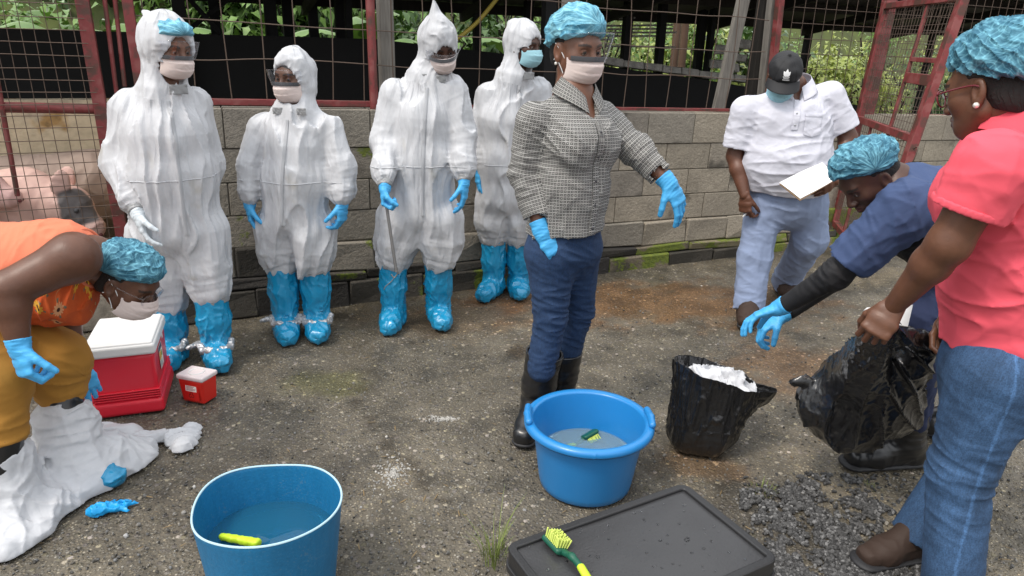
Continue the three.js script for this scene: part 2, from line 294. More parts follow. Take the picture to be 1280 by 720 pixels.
T.denim = tex(512, .16, (u, v) => { const tw = Math.sin((u + v * 1) * 2 * Math.PI * 80) * .5 + .5, n = fbm(u, v, 60, 2, 3, 1), w = tn(u * 200, v * 12, 200, 4, 12) * .5; const k = .55 + .5 * tw * .5 + .25 * n + .28 * w; return [.78 * k, .86 * k, .95 * k]; });
T.checks = tex(512, .075, (u, v) => { // small black blocks in rows on off-white
  const cx = v * 6, cy = u * 6, fx = cx - Math.floor(cx), fy = cy - Math.floor(cy), ix = Math.floor(cx), n = fbm(u, v, 40, 2) * .06;
  const blk = fx > .06 && fx < .80 && fy > .05 && fy < .74, white = fx > .30 && fx < .56 && fy > .24 && fy < .52, line = (fy > .84 && fy < .93);
  const k = (blk && !white) ? .025 : line ? .09 : .40; return [k + n * .3, k * .98 + n * .3, k * .93 + n * .3];
});
T.skin = tex(256, .08, (u, v) => .5 + .3 * fbm(u, v, 24, 3) - .2 * worley(u, v, 40)[0], true);
T.hair = tex(512, .3, (u, v) => { const w = fbm(u, v, 6, 3) * .035, a = ridge(tn((u + w) * 44, v * 7, 44, 1, 7)), b = ridge(tn((u + w * 2) * 24, v * 12, 24, 6, 12)), c = fbm(u, v, 9, 3, 12), h = fbm(u, v, 90, 2, 8); const f = clamp(.22 + .55 * a ** 5 + .45 * b ** 7 + .3 * c + .12 * h, 0, 1); return [lerp(.03, .30, f), lerp(.20, .66, f), lerp(.33, .78, f)]; });
T.hairB = tex(512, .3, (u, v) => { const w = fbm(u, v, 6, 3) * .035; return .3 + .5 * ridge(tn((u + w) * 44, v * 7, 44, 1, 7)) ** 3 + .2 * fbm(u, v, 50, 2); }, true);
T.hairD = tex(512, .3, (u, v) => { const w = fbm(u, v, 6, 3) * .05, a = ridge(tn((u + w) * 36, v * 16, 36, 1, 16)), b = ridge(tn((u + w * 2) * 22, v * 34, 22, 6, 34)), c = fbm(u, v, 9, 3, 12), h = fbm(u, v, 90, 2, 8); const f = clamp(.08 + .5 * a ** 7 + .45 * b ** 8 + .25 * c + .12 * h, 0, 1); return [lerp(.022, .22, f), lerp(.12, .55, f), lerp(.19, .68, f)]; });
T.rough = tex(256, .4, (u, v) => .55 + .35 * fbm(u, v, 8, 4), true);
const flowers = [[.22, .3, 0], [.62, .22, 1], [.42, .66, 2], [.85, .62, 0], [.1, .82, 1], [.72, .9, 2]];
T.floral = tex(512, .20, (u, v) => {
  const n = fbm(u, v, 20, 3) * .04; let c = [.62 + n, .10 + n * .4, .018];
  for (const [fu, fv, s] of flowers) {
    let dx = u - fu, dy = v - fv; dx -= Math.round(dx); dy -= Math.round(dy); const r = Math.hypot(dx, dy), a = Math.atan2(dy, dx), pet = .085 * (.62 + .38 * Math.abs(Math.cos(a * (4 + s) + s)));
    if (r < .026) return [.05, .015, .008]; if (r < pet) c = s === 2 ? [.72, .34, .16] : [.78, .42, .04];
    else { const lf = Math.abs(Math.sin(a * 2 + s * 2)); if (r < .125 && lf > .965 && r > .08) c = [.16, .14, .09]; }
  }
  if (Math.abs(fbm(u, v, 6, 2, 31)) < .018 && fbm(u, v, 3, 1, 5) > .1) c = [.55, .33, .14];
  return c;
});
const bump = (t, s) => ({ bumpMap: t, bumpScale: s });
const MAT = {
  tyvek: M({ map: T.tyvekC, roughness: .58, ...bump(T.creaseA, .019) }),
  tyvekHeap: M({ map: T.tyvekC, roughness: .58, ...bump(T.creaseB, .014) }),
  zip: M({ c: [.42, .43, .45], roughness: .7 }),
  seam: M({ c: [.50, .51, .53], roughness: .8 }),
  boot: M({ c: [.008, .27, .50], roughness: .3, clearcoat: .5, clearcoatRoughness: .22, ...bump(T.creaseA, .010) }),
  foil: M({ c: [.55, .55, .56], metalness: .55, roughness: .35, ...bump(T.tyvek, .003) }),
  tape: M({ c: [.28, .285, .29], roughness: .42, ...bump(T.tyvek, .001) }),
  glove: M({ c: [.065, .40, .76], roughness: .5, ...bump(T.tyvek, .0012) }),
  gloveWhite: M({ c: [.62, .68, .72], roughness: .6, ...bump(T.tyvek, .001) }),
  skin: M({ vertexColors: true, roughness: .44, ...bump(T.skin, .0004) }),
  cap: M({ map: T.hair, roughness: .75, ...bump(T.hairB, .0025) }),
  capDark: M({ map: T.hairD, roughness: .75, ...bump(T.hairB, .002) }),
  mask: M({ c: [.74, .62, .58], roughness: .85, ...bump(T.weave, .0003) }),
  maskBlue: M({ c: [.34, .60, .68], roughness: .85, ...bump(T.weave, .0003) }),
  white: M({ c: [.78, .78, .78], roughness: .8 }),
  strip: M({ c: [.055, .055, .06], roughness: .6 }),
  visor: M({ c: [.97, .98, 1], roughness: .06, transmission: 1, thickness: 0, ior: 1.45 }),
  rubber: M({ c: [.012, .012, .013], roughness: .28, clearcoat: .3, clearcoatRoughness: .3, ...bump(T.rough, .0008) }),
  sole: M({ c: [.02, .02, .022], roughness: .6 }),
  leather: M({ c: [.042, .023, .015], roughness: .75, ...bump(T.rough, .0015) }),
  hair: M({ c: [.012, .010, .009], roughness: .8, ...bump(T.hairB, .003) }),
  checks: M({ map: T.checks, roughness: .8, ...bump(T.creaseB, .009) }),
  jeansDark: M({ map: T.denim, c: [.028, .068, .155], roughness: .85, ...bump(T.creaseB, .006) }),
  jeansBlue: M({ map: T.denim, c: [.062, .135, .26], roughness: .85, vertexColors: true, ...bump(T.creaseB, .006) }),
  chino: M({ c: [.25, .31, .46], roughness: .9, ...bump(T.creaseB, .012) }),
  polo: M({ c: [.62, .62, .69], roughness: .85, ...bump(T.creaseB, .014) }),
  pink: M({ c: [.80, .095, .135], roughness: .85, ...bump(T.creaseB, .007) }),
  navy: M({ c: [.045, .075, .17], roughness: .85, ...bump(T.creaseB, .010) }),
  black: M({ c: [.012, .012, .014], roughness: .7, ...bump(T.weave, .0004) }),
  navyDark: M({ c: [.018, .028, .075], roughness: .9, ...bump(T.weave, .0005) }),
  floral: M({ map: T.floral, roughness: .85, ...bump(T.weave, .0004) }),
  orange: M({ c: [.76, .20, .105], roughness: .85, ...bump(T.weave, .0004) }),
  mustard: M({ c: [.36, .17, .025], roughness: .9, ...bump(T.creaseB, .006) }),
  gold: M({ c: [.75, .5, .15], metalness: .9, roughness: .25 }),
  pearl: M({ c: [.85, .82, .75], roughness: .2, metalness: .4 }),
  frame: M({ c: [.16, .02, .03], roughness: .3 }),
  steel: M({ c: [.35, .34, .33], metalness: .8, roughness: .4 }),
  lens: M({ c: [.9, .9, .92], roughness: .04, transmission: 1, thickness: 0 }),
};
const SK = { a: [.105, .046, .026], b: [.075, .032, .020], c: [.16, .066, .036], d: [.125, .050, .028] };

// ---------- anatomy ----------
// head in a frame F (origin between the ears at eye height, Z out of the face, Y up), metres
function headPrims(F, o = {}) {
  const J = o.jaw || 1, P = (x, y, z) => F.L(x, y, z), s = F.s, k = (a) => a * s, c = (p, q, r1, r2, kk, oo) => TC(P(...p), P(...q), k(r1), k(r2), k(kk), oo);
  const L = [EL(F, [0, .03, -.012], [.076, .088, .096], 0), EL(F, [0, -.03, .028], [.062, .082, .058], k(.035)), EL(F, [0, -.086, .052], [.03 * J, .026, .026], k(.04)),
    c([.048, -.058, 0], [.016, -.092, .052], .021, .018, .035), c([-.048, -.058, 0], [-.016, -.092, .052], .021, .018, .035),
    EL(F, [.043, -.026, .052], [.022, .02, .022], k(.03)), EL(F, [-.043, -.026, .052], [.022, .02, .022], k(.03)),
    c([-.034, .020, .074], [.034, .020, .074], .013, .013, .022)];
  for (const e of [-1, 1]) L.push(EL(F, [e * .032, -.002, .094], [.019, .013, .016], k(.014), { op: '-' }));
  for (const e of [-1, 1]) { L.push(EL(F, [e * .032, 0, .072], [.0145, .0125, .0145], k(.003))); L.push(EL(F, [e * .032, -.001, .086], [.0125, .0028, .006], k(.001), { op: '-' })); }
  L.push(c([0, .008, .083], [0, -.034, .104], .0085, .0125, .012)); for (const e of [-1, 1]) L.push(EL(F, [e * .0125, -.038, .096], [.0105, .009, .012], k(.008)));
  if (!o.noLips) { L.push(c([-.021, -.064, .080], [0, -.0605, .0905], .006, .0085, .007), c([.021, -.064, .080], [0, -.0605, .0905], .006, .0085, .007), c([-.018, -.068, .080], [0, -.0735, .089], .006, .0095, .006), c([.018, -.068, .080], [0, -.0735, .089], .006, .0095, .006)); L.push(EL(F, [0, -.0668, .095], [.02, .0013, .008], k(.003), { op: '-' })); }
  for (const e of [-1, 1]) { // ears
    const E = frame(P(e * .077, -.014, -.012), mad(mul(F.X, e), F.Z, .25), mad(F.Y, F.Z, -.18), s);
    L.push(EL(E, [0, 0, 0], [.019, .033, .010], k(.008)), EL(E, [0, -.024, .002], [.011, .012, .008], k(.006)), EL(E, [-.002 * e, .004, .010], [.010, .019, .007], k(.004), { op: '-' }));
  }
  return L;
}
function headColour(F, sk, o = {}) {
  return (x, y, z) => {
    const [a, b, c] = F.I(x, y, z); let m = 1 + .12 * noise(x * 22, y * 22, z * 22) + .06 * noise(x * 70, y * 70, z * 70), r = sk.slice();
    if (c > .07 && Math.abs(a) < .027 && b > -.084 && b < -.05) { const e = Math.hypot(a / .025, (b + .067) / .014); if (e < 1) r = mix(r, [.17, .05, .045], .75 * (1 - e * e)); }
    for (const e of [-1, 1]) {
      const ax = a * e; const arch = .019 + .006 * Math.sin(clamp((ax - .012) / .04, 0, 1) * 2.6);
      if (c > .045 && ax > .012 && ax < .054 && Math.abs(b - arch) < .0042) r = mix(r, [.012, .009, .008], .85);
    }
    if (o.hairline && c < .085 && b > .058 - Math.abs(a) * .3) r = [.012, .010, .009];
    if (o.sides && Math.abs(a) > .058 && c < .035 && b > -.03 && b < .05 && c > .0) r = mix(r, [.012, .010, .009], .9);
    return [r[0] * m, r[1] * m, r[2] * m];
  };
}
function eyes(F, look = [0, 0]) {
  const out = []; for (const e of [-1, 1]) {
    const g = new THREE.SphereGeometry(.0125 * F.s, 20, 14), n = g.attributes.position.count, col = new Float32Array(n * 3), p = g.attributes.position, d = nrm(F.L(look[0] + 0, look[1], 1).map((v, i) => v - F.c[i]));
    for (let i = 0; i < n; i++) { const q = nrm([p.getX(i), p.getY(i), p.getZ(i)]), c = dot(q, d); const k = c > .95 ? [.004, .003, .003] : c > .80 ? [.025, .011, .006] : [.36, .31, .28]; col.set(k, 3 * i); }
    g.setAttribute('color', new THREE.BufferAttribute(col, 3)); g.translate(...F.L(e * .032, -.001, .0735)); out.push(g);
  }
  return out;
}
// hand: w wrist, D towards the knuckles, N out of the palm, side +1 when the thumb lies along D x N
function handPrims(w, D, N, side, o = {}) {
  D = nrm(D); N = perp(N, D); const Tm = mul(cross(D, N), side), s = o.s || 1, f = (o.fat || 0), at = (d, t, n) => add(w, add(mul(D, d * s), add(mul(Tm, t * s), mul(N, n * s))));
  const curl = o.curl || [[.3, .4, .3], [.35, .45, .3], [.4, .5, .35], [.45, .5, .35]], spr = o.spread ?? .09;
  const L = [EB(at(-.012, 0, 0), at(.05, 0, .0), Tm, .029 * s + f, .019 * s + f, .040 * s + f, .0155 * s + f, .01), EB(at(.045, 0, 0), at(.088, .001, .001), Tm, .040 * s + f, .0155 * s + f, .041 * s + f, .0125 * s + f, .012, { ea: .6, eb: .7 })];
  const base = [[.090, .030], [.094, .010], [.091, -.011], [.084, -.030]], ln = [[.043, .026, .021], [.047, .029, .022], [.043, .027, .021], [.034, .021, .019]], rad = [.0092, .0094, .0088, .0078];
  for (let i = 0; i < 4; i++) {
    let p = at(base[i][0] - .006, base[i][1], 0), th = 0; const c = curl[i], yaw = (1.5 - i) * spr; let dir0 = nrm(add(mul(D, Math.cos(yaw)), mul(Tm, Math.sin(yaw))));
    for (let j = 0; j < 3; j++) { th += c[j]; const d = add(mul(dir0, Math.cos(th)), mul(N, Math.sin(th))), q = mad(p, d, ln[i][j] * s), r = rad[i] * s * (1 - .1 * j) + f; L.push(TC(p, q, r, r * .9, j ? .003 : .006)); p = q; }
  }
  const t = o.thumb || [.55, .45, .3, .3]; // out, towards palm, bends
  let p = at(.018, .024, .004), d = nrm(add(add(mul(D, 1), mul(Tm, t[0] * 1.6)), mul(N, t[1]))); const inw = nrm(add(mul(N, .6), mul(Tm, -.8)));
  const tl = [.044, .033, .026], tr = [.0145, .0108, .0098]; for (let j = 0; j < 3; j++) { if (j) d = nrm(mad(d, inw, t[1 + j])); const q = mad(p, d, tl[j] * s); L.push(TC(p, q, tr[j] * s + f, (tr[j + 1] || .0085) * s + f, j ? .004 : .012)); p = q; }
  return L;
}
const handGeo = (w, D, N, side, o, sk) => solid(handPrims(w, D, N, side, o), o.h || .0032, { pad: .006, col: (x, y, z, nx, ny, nz) => { const k = sst(.2, .8, dot([nx, ny, nz], perp(N, nrm(D)))) * .8, m = 1 + .12 * noise(x * 40, y * 40, z * 40); return mix(sk, [sk[0] * 1.9, sk[1] * 2, sk[2] * 1.9], k).map((v) => v * m); } });
// thin glove over the hand with a cuff running up the forearm
function gloveGeo(w, D, N, side, o, arm, cuff = .07) {
  const P = handPrims(w, D, N, side, { ...o, fat: .0016 }), B = nrm(sub(arm, w)), c = mad(w, B, cuff); P.push(TC(mad(w, nrm(D), .01), c, .031, o.cuffR || .037, .012, { fb: 1 }));
  return solid(P, o.h || .0032, { pad: .008, disp: folds(B, { joints: [{ p: w, r: .06, ax: B, amp: .004, f: 60 }], fine: .0012, ff: 70, seed: w[0] * 9 }) });
}
// pleated face mask
function maskGeo(F, o = {}) {
  const dz = o.dz || 0, prof = [[-.012, .108], [-.028, .118], [-.044, .1245], [-.062, .122], [-.078, .117], [-.094, .107], [-.108, .088], [-.117, .066]];
  return sheet(36, 28, (u, v) => {
    const q = (u * 2 - 1), t = v * (prof.length - 1), i = Math.min(prof.length - 2, Math.floor(t)), f = t - i; let yc = lerp(prof[i][0], prof[i + 1][0], f), zc = lerp(prof[i][1], prof[i + 1][1], f);
    const aq = Math.abs(q), a = aq * 1.42, side = 1 - Math.cos(a), sx = Math.sin(a) / Math.sin(1.42);
    const pv = (v * 3.6 + .2) % 1, pl = (.0035 * sst(.0, .10, pv) * (1 - pv) - .001) * (1 - aq ** 4);
    const ys = lerp(-.028, -.086, v); const y = lerp(yc, ys, side * .9), z = lerp(zc + pl, .012 + .018 * (1 - aq), side * .93) + .0012 * noise(q * 6, v * 9, F.c[0] * 5);
    return F.L(q < 0 ? -.071 * sx : .071 * sx, y + (dz ? dz : 0), z + .002);
  }, .0015 * F.s);
}
function maskOn(root, F, mat, o = {}) {
  const m = part('face_mask', maskGeo(F, o), mat, root); const dz = o.dz || 0;
  for (const e of [-1, 1]) for (const [y0, y1] of [[-.03, .008], [-.082, -.034]]) part('strap', tube([F.L(e * .069, y0 + dz, .02), F.L(e * .0745, (y0 + y1) / 2 + dz * .5, .006), F.L(e * .082, y1, -.012), F.L(e * .081, y1 + (y1 > 0 ? .008 : -.008), -.026)], .0017 * F.s, 12, 5), MAT.white, m);
  if (o.visor) {
    part('glare_strip', sheet(30, 3, (u, v) => { const q = u * 2 - 1, a = Math.abs(q) * 1.3, sx = Math.sin(a) / Math.sin(1.3); return F.L(Math.sign(q) * .073 * sx, lerp(-.010, -.027, v) - .006 * (1 - Math.cos(a)), lerp(.124 - .004 * (1 - v), .028, (1 - Math.cos(a)) * .95) + .001); }, .0012), MAT.strip, m);
    const h = o.visor; part('visor', sheet(36, 10, (u, v) => { const q = u * 2 - 1, a = Math.abs(q) * 1.38, sx = Math.sin(a) / Math.sin(1.38); const top = h * (1 - .18 * q * q); return F.L(Math.sign(q) * (.082 + .010 * v) * sx, lerp(-.03, top, v) - .005 * (1 - Math.cos(a)), lerp(.131 + .030 * v, .02, (1 - Math.cos(a)) * .97)); }), MAT.visor, m);
    part('visor_edge', tube(Array.from({ length: 15 }, (_, i) => { const q = i / 7 - 1, a = Math.abs(q) * 1.38, sx = Math.sin(a) / Math.sin(1.38); return F.L(Math.sign(q) * .092 * sx, h * (1 - .18 * q * q) - .005 * (1 - Math.cos(a)), lerp(.161, .02, (1 - Math.cos(a)) * .97)); }), .0012, 40, 4), MAT.lens, m);
  }
  return m;
}
// puffy pleated hair net
function bouffant(root, F, o = {}) {
  const c = o.c || [0, .052, -.022], r = o.r || [.092, .088, .112], tilt = o.tilt ?? .35, np = o.np || 15, pole = nrm(o.pole || [0, -.15, 1]);
  const E = frame(F.L(...c), mad(F.Z, F.Y, tilt), F.Y, F.s), pw = nrm(add(add(mul(E.X, pole[0]), mul(E.Y, pole[1])), mul(E.Z, pole[2]))), br = perp([.3, 1, .2], pw), bone = { o: F.L(...c), ax: pw, rt: br, fr: cross(pw, br), R: .075 }, P = [EL(E, [0, 0, 0], r, 0, { bone })];
  if (o.sag) P.push(EL(E, o.sag, [.07, .065, .075], .05, { bone }));
  const cutP = F.L(0, o.cy ?? .030, o.cz ?? .0), cutN = nrm(add(mul(F.Y, -1), mul(F.Z, o.slope ?? .42))); P.push(HS(cutP, cutN, { k: .018 }));
  P.push(EL(F, [0, .022, -.012], [.074, .088, .093], .004, { op: '-' }));
  const px = perp([1, .2, .1], pole), py = cross(pole, px);
  return part('hair_net', solid(P, o.h || .004, { pad: .014, disp: (x, y, z) => { const q = E.I(x, y, z), l = nrm(q), w = noise(x * 14, y * 14, z * 14), a = Math.atan2(dot(l, py), dot(l, px)), e = Math.sqrt(Math.max(0, 1 - dot(l, pole) ** 2)), rim = (F.I(x, y, z)[1]); const wr = ridge(Math.sin(a * np * .5 + w * 1.6)); return .008 * (wr * wr - .45) * e + .006 * w + .0022 * noise(x * 45, y * 45, z * 45) * e; } }), o.mat || MAT.cap, root);
}
const legPrims = (h, k, a, r) => [TC(h, k, r[0], r[1], .04), TC(k, a, r[1], r[2], .02)];
function footDir(a, toe) { return nrm([toe[0] - a[0], 0, toe[2] - a[2]]); }

// ---------- the yard ----------
const WT = nrm([1, 0, -.461]), WB = nrm([-.461, 0, -1]), WO = [0, 0, -4.546];
const W = (s, y, w) => [WO[0] + WT[0] * s + WB[0] * w, y, WO[2] + WT[2] * s + WB[2] * w]; // along the wall, up, behind it
const OW = (px, py, w = 0) => { const d = ray(px, py), n = WB, t = (w - dot(sub(EYE, WO), n)) / dot(d, n); return add(EYE, mul(d, t)); };
const sOf = (p) => dot(sub(p, WO), WT);

T.ground = tex(1024, 1.1, (u, v) => {
  const [a, b, id] = worley(u, v, 110, 2), [c, d2, id2] = worley(u, v, 46, 5), n = fbm(u, v, 8, 5, 3), f = fbm(u, v, 200, 2, 9);
  let k = .092 + .035 * n + .03 * f, col = [k * 1.14, k, k * .80];
  const st = sst(.52, .3, a); if (id > .35) { const g = .07 + .27 * (id - .35) + (id > .95 ? .14 : 0); const w = H2(id * 1e5 | 0, 3, 3); col = mix(col, [g * (1.02 + .2 * w), g * (1 + .02 * w), g * (.95 - .25 * w)], st * .72); }
  if (id2 > .72) { const g = .07 + .42 * (id2 - .72) + (id2 > .97 ? .16 : 0), w = H2(id2 * 1e5 | 0, 5, 3); col = mix(col, [g * 1.12, g, g * (.98 - .3 * w)], sst(.42, .3, c) * .9); }
  const gap = sst(.05, .0, b - a); return mix(col, [.03, .027, .022], gap * .5 + .35 * sst(.1, .5, -n));
});
T.groundB = tex(1024, 1.1, (u, v) => { const [a, , id] = worley(u, v, 110, 2), [c, , id2] = worley(u, v, 46, 5); return clamp(.3 + .18 * fbm(u, v, 12, 5, 3) + (id > .35 ? .28 * sst(.55, .2, a) : 0) + (id2 > .72 ? .4 * sst(.45, .15, c) : 0), 0, 1); }, true);
T.wet = tex(512, 6, (u, v) => { const n = fbm(u, v, 6, 5, 40), m = fbm(u, v, 60, 3, 7); return clamp(.55 + .40 * n + .20 * m, .2, .92); }, true);
const matGround = M({ map: T.ground, bumpMap: T.groundB, bumpScale: .010, roughness: 1, roughnessMap: T.wet, vertexColors: true });
{
  const axis = (c, half, step, far) => { const a = []; for (let x = -half; x <= half + 1e-6; x += step) a.push(c + x); let d = step, x = half; const R = [], Lf = []; while (x < far) { d *= 1.5; x += d; R.push(c + x); Lf.unshift(c - x); } return [...Lf, ...a, ...R]; };
  const X = axis(.4, 4, .03, 260), Z = axis(-3, 3, .03, 260), pos = [], uv = [], col = [], idx = [];
  const blob = (x, z, q, rx, rz, w = .6) => { const dx = x - q[0], dz = z - q[2], n = noise(x * 3.5, 1, z * 3.5) * .5 + noise(x * 11, 4, z * 11) * .28 + noise(x * 34, 7, z * 34) * .16; return sst(1, 1 - w, Math.hypot(dx / rx, dz / rz) - n * .6); };
  const rust1 = G(800, 375), rust2 = G(985, 455), rust3 = G(590, 395), pale1 = G(490, 590), pale2 = G(558, 522), moss1 = G(405, 478), dark1 = G(648, 440), dry = G(1190, 620), dry2 = G(1130, 350), rust4 = G(870, 580), dk2 = G(330, 560), dk3 = G(950, 650);
  const crack = (x, z) => { const a = G(440, 500), b = G(560, 640); const t = clamp(((x - a[0]) * (b[0] - a[0]) + (z - a[2]) * (b[2] - a[2])) / ((b[0] - a[0]) ** 2 + (b[2] - a[2]) ** 2), 0, 1); return Math.hypot(x - lerp(a[0], b[0], t), z - lerp(a[2], b[2], t)) + noise(x * 8, 0, z * 8) * .05; };
  for (let j = 0; j < Z.length; j++) for (let i = 0; i < X.length; i++) {
    const x = X[i], z = Z[j]; const near = Math.abs(x) < 5 && z > -7 && z < .5;
    const hgt = near ? .006 * noise(x * 1.7, 0, z * 1.7) + .0025 * noise(x * 9, 2, z * 9) - .006 : 0;
    pos.push(x, hgt, z); uv.push(x, -z);
    const n1 = noise(x * .9, 3, z * .9), n2 = noise(x * 4, 5, z * 4), n3 = noise(x * 15, 6, z * 15); let b = 1.0 + .18 * n1 + .20 * n2 + .14 * n3, c = [b * 1.02, b, b * .93];
    if (near) {
      const mixc = (k, r) => { c = mix(c, [c[0] * r[0], c[1] * r[1], c[2] * r[2]], k); };
      mixc(blob(x, z, rust1, 1.55, .52) * .95, [1.12, .73, .46]); mixc(blob(x, z, rust2, .50, .45) * .75, [1.2, .80, .52]); mixc(blob(x, z, rust3, .9, .40) * .6, [1.05, .82, .60]); mixc(blob(x, z, rust4, .22, .16) * .7, [1.0, .68, .42]);
      mixc(blob(x, z, pale1, .085, .15, .6) * .5, [1.3, 1.22, 1.1]); mixc(blob(x, z, moss1, .22, .2) * .7, [.95, 1.02, .55]); mixc(blob(x, z, dark1, .06, .09, .5) * .9, [.35, .28, .2]);
      mixc(blob(x, z, dry, .7, .55) * .8, [1.6, 1.55, 1.45]); mixc(blob(x, z, dry2, .9, .3) * .7, [1.6, 1.5, 1.3]); mixc(blob(x, z, dk2, .7, .5) * .5, [.7, .7, .72]); mixc(blob(x, z, dk3, .35, .3) * .5, [.55, .55, .58]);
      if (crack(x, z) < .014) mixc(.7, [.4, .36, .3]);
      const ws = z - (-.461 * x - 4.546); if (ws < .5) mixc(sst(.45, .05, ws + n2 * .15) * .5, [.55, .52, .42]);
    }
    col.push(...c.map((v) => Math.max(v, .1)));
  }
  const w = X.length; for (let j = 0; j < Z.length - 1; j++) for (let i = 0; i < w - 1; i++) { const a = j * w + i, b = a + 1, c = a + w, d = c + 1; idx.push(a, c, b, b, c, d); }
  const g = new THREE.BufferGeometry(); g.setAttribute('position', new THREE.Float32BufferAttribute(pos, 3)); g.setAttribute('uv', new THREE.Float32BufferAttribute(uv, 2)); g.setAttribute('color', new THREE.Float32BufferAttribute(col, 3)); g.setIndex(idx); g.computeVertexNormals();
  struct('ground', g, matGround);
}
// loose stones
function scatter(name, label, cat, n, place, mat, group) {
  const bl = new THREE.IcosahedronGeometry(1, 1), p = bl.attributes.position; for (let i = 0; i < p.count; i++) { const k = 1 + .3 * noise(p.getX(i) * 1.3, p.getY(i) * 1.3, p.getZ(i) * 1.3); p.setXYZ(i, p.getX(i) * k, p.getY(i) * k, p.getZ(i) * k); } bl.computeVertexNormals();
  const m = new THREE.InstancedMesh(bl, mat, n), q = new THREE.Quaternion(), e = new THREE.Euler(), mt = new THREE.Matrix4();
  for (let i = 0; i < n; i++) { const [x, y, z, r, c] = place(i); e.set(rr(0, 6), rr(0, 6), rr(0, 6)); q.setFromEuler(e); mt.compose(new THREE.Vector3(x, y, z), q, new THREE.Vector3(r * rr(.7, 1.3), r * rr(.5, .9), r * rr(.7, 1.2))); m.setMatrixAt(i, mt); m.setColorAt(i, new THREE.Color().setRGB(...c)); }
  m.name = numbered(name); m.castShadow = m.receiveShadow = true; m.userData = { label, category: cat, kind: 'stuff' }; scene.add(m);
}
const matStone = M({ c: [1, 1, 1], roughness: .6, bumpMap: T.rough, bumpScale: .001 });
scatter('loose_gravel', 'dark loose gravel spread beside the black storage box', 'gravel', 9000, () => {
  let px, py, p, w; do { px = rr(925, 1180); py = rr(592, 745); p = G(px, py); w = noise(p[0] * 5, 2, p[2] * 5) * .6 + noise(p[0] * 17, 3, p[2] * 17) * .4 - (px < 985 ? .2 : 0) - Math.max(0, (px - 1080) / 110) + (py > 690 ? .1 : 0) - (py < 612 ? .5 : 0) + .18; } while (w < 0 && rnd() < .965);
  const g = rr(.02, .10) * (rnd() < .22 ? 2.4 : 1); return [p[0], rr(-.002, .006), p[2], rr(.0035, .0085), [g * 1.02, g, g * .98]];
}, matStone);
scatter('pebbles', 'small loose pebbles sprinkled over the wet yard', 'pebbles', 5500, () => {
  const p = G(rr(-30, 1300), 330 + 420 * Math.pow(rnd(), .8)); const t = rnd(), g = t > .985 ? rr(.25, .42) : rr(.03, .2), w = rnd(); return [p[0], -.004, p[2], rr(.0022, .0062) * (t > .99 ? 1.6 : 1), [g * (1 + .12 * w), g, g * (1 - .2 * w)]];
}, matStone);

scatter('pale_chips', 'pale crushed stone chips trodden into the yard', 'stone chips', 420, () => {
  const k = rnd() < .62, c = k ? G(492, 592) : G(556, 523), a = rr(0, 6.28), r = Math.abs(rr(-1, 1) + rr(-1, 1)) * .5, x = c[0] + Math.cos(a) * r * (k ? .10 : .13), z = c[2] + Math.sin(a) * r * (k ? .17 : .035), g = rr(.25, .5); return [x, -.003, z, rr(.002, .0065), [g, g * .96, g * .88]];
}, matStone);
{ // bits of straw and leaf litter
  const t = []; for (let i = 0; i < 420; i++) { const p = i < 200 ? (() => { const q = G(rr(250, 1050), 345); const s = rr(-2, 3); return W(s, 0, -rr(.05, .5)); })() : G(rr(0, 1280), rr(380, 700)); const a = rr(0, 6.28), L = rr(.012, .045), d = [Math.cos(a), 0, Math.sin(a)], s = [-d[2], 0, d[0]], w = rr(.0008, .003); t.push(sheet(2, 3, (u, v) => add(mad(mad([p[0], .0015, p[2]], d, (v - .5) * L), s, (u - .5) * w * 2 * Math.sin(.3 + v * 2.6)), [0, .003 * v * rnd(), 0]))); }
  const m = new THREE.Mesh(merge(t), M({ c: [.20, .14, .07], roughness: .9 })); m.name = 'litter'; m.castShadow = m.receiveShadow = true; m.userData = { label: 'dry straw bits and leaf litter strewn over the yard', category: 'litter', kind: 'stuff' }; scene.add(m);
}

// ---------- block wall ----------
const blockTex = (seed, c, moss, dark) => tex(512, .8, (u, v) => {
  const n = fbm(u, v, 5, 5, seed), f = fbm(u, v, 70, 3, seed + 3), s = fbm(u, v, 3, 4, seed + 8), m = fbm(u, v, 6, 4, seed + 15), p = worley(u, v, 60, seed)[0];
  let k = 1 + .22 * n + .22 * f - .25 * sst(.3, .1, p) * (f > 0 ? 1 : .3); let r = c.map((x) => x * k); r = mix(r, [.045, .04, .032], clamp(sst(.25 - dark, .6 - dark, s) * .85, 0, 1));
  if (moss) { r = mix(r, [.13 + .07 * f, .17 + .07 * f, .018], clamp(sst(.45 - moss, .75 - moss, m + .25 * f), 0, 1) * .9); } return r;
});
T.blockB = tex(512, .8, (u, v) => .5 + .3 * fbm(u, v, 50, 3, 2) + .2 * fbm(u, v, 8, 4, 4) - .25 * sst(.3, .1, worley(u, v, 60, 9)[0]), true);
const bm = (seed, c, moss = 0, dark = 0) => M({ map: blockTex(seed, c, moss, dark), roughness: .9, ...bump(T.blockB, .006) });
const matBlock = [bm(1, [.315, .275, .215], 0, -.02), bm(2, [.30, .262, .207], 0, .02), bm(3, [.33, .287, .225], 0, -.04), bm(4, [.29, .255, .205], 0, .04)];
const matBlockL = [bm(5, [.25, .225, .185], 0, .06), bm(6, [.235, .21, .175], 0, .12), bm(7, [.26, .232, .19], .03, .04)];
const matMoss = [bm(8, [.22, .19, .12], .62, .1), bm(9, [.17, .14, .10], .62, .2), bm(10, [.24, .20, .13], .55, .1)], matSoot = [bm(11, [.055, .05, .042], .08, .3), bm(12, [.07, .062, .05], .22, .3), bm(13, [.04, .036, .032], 0, .3)];
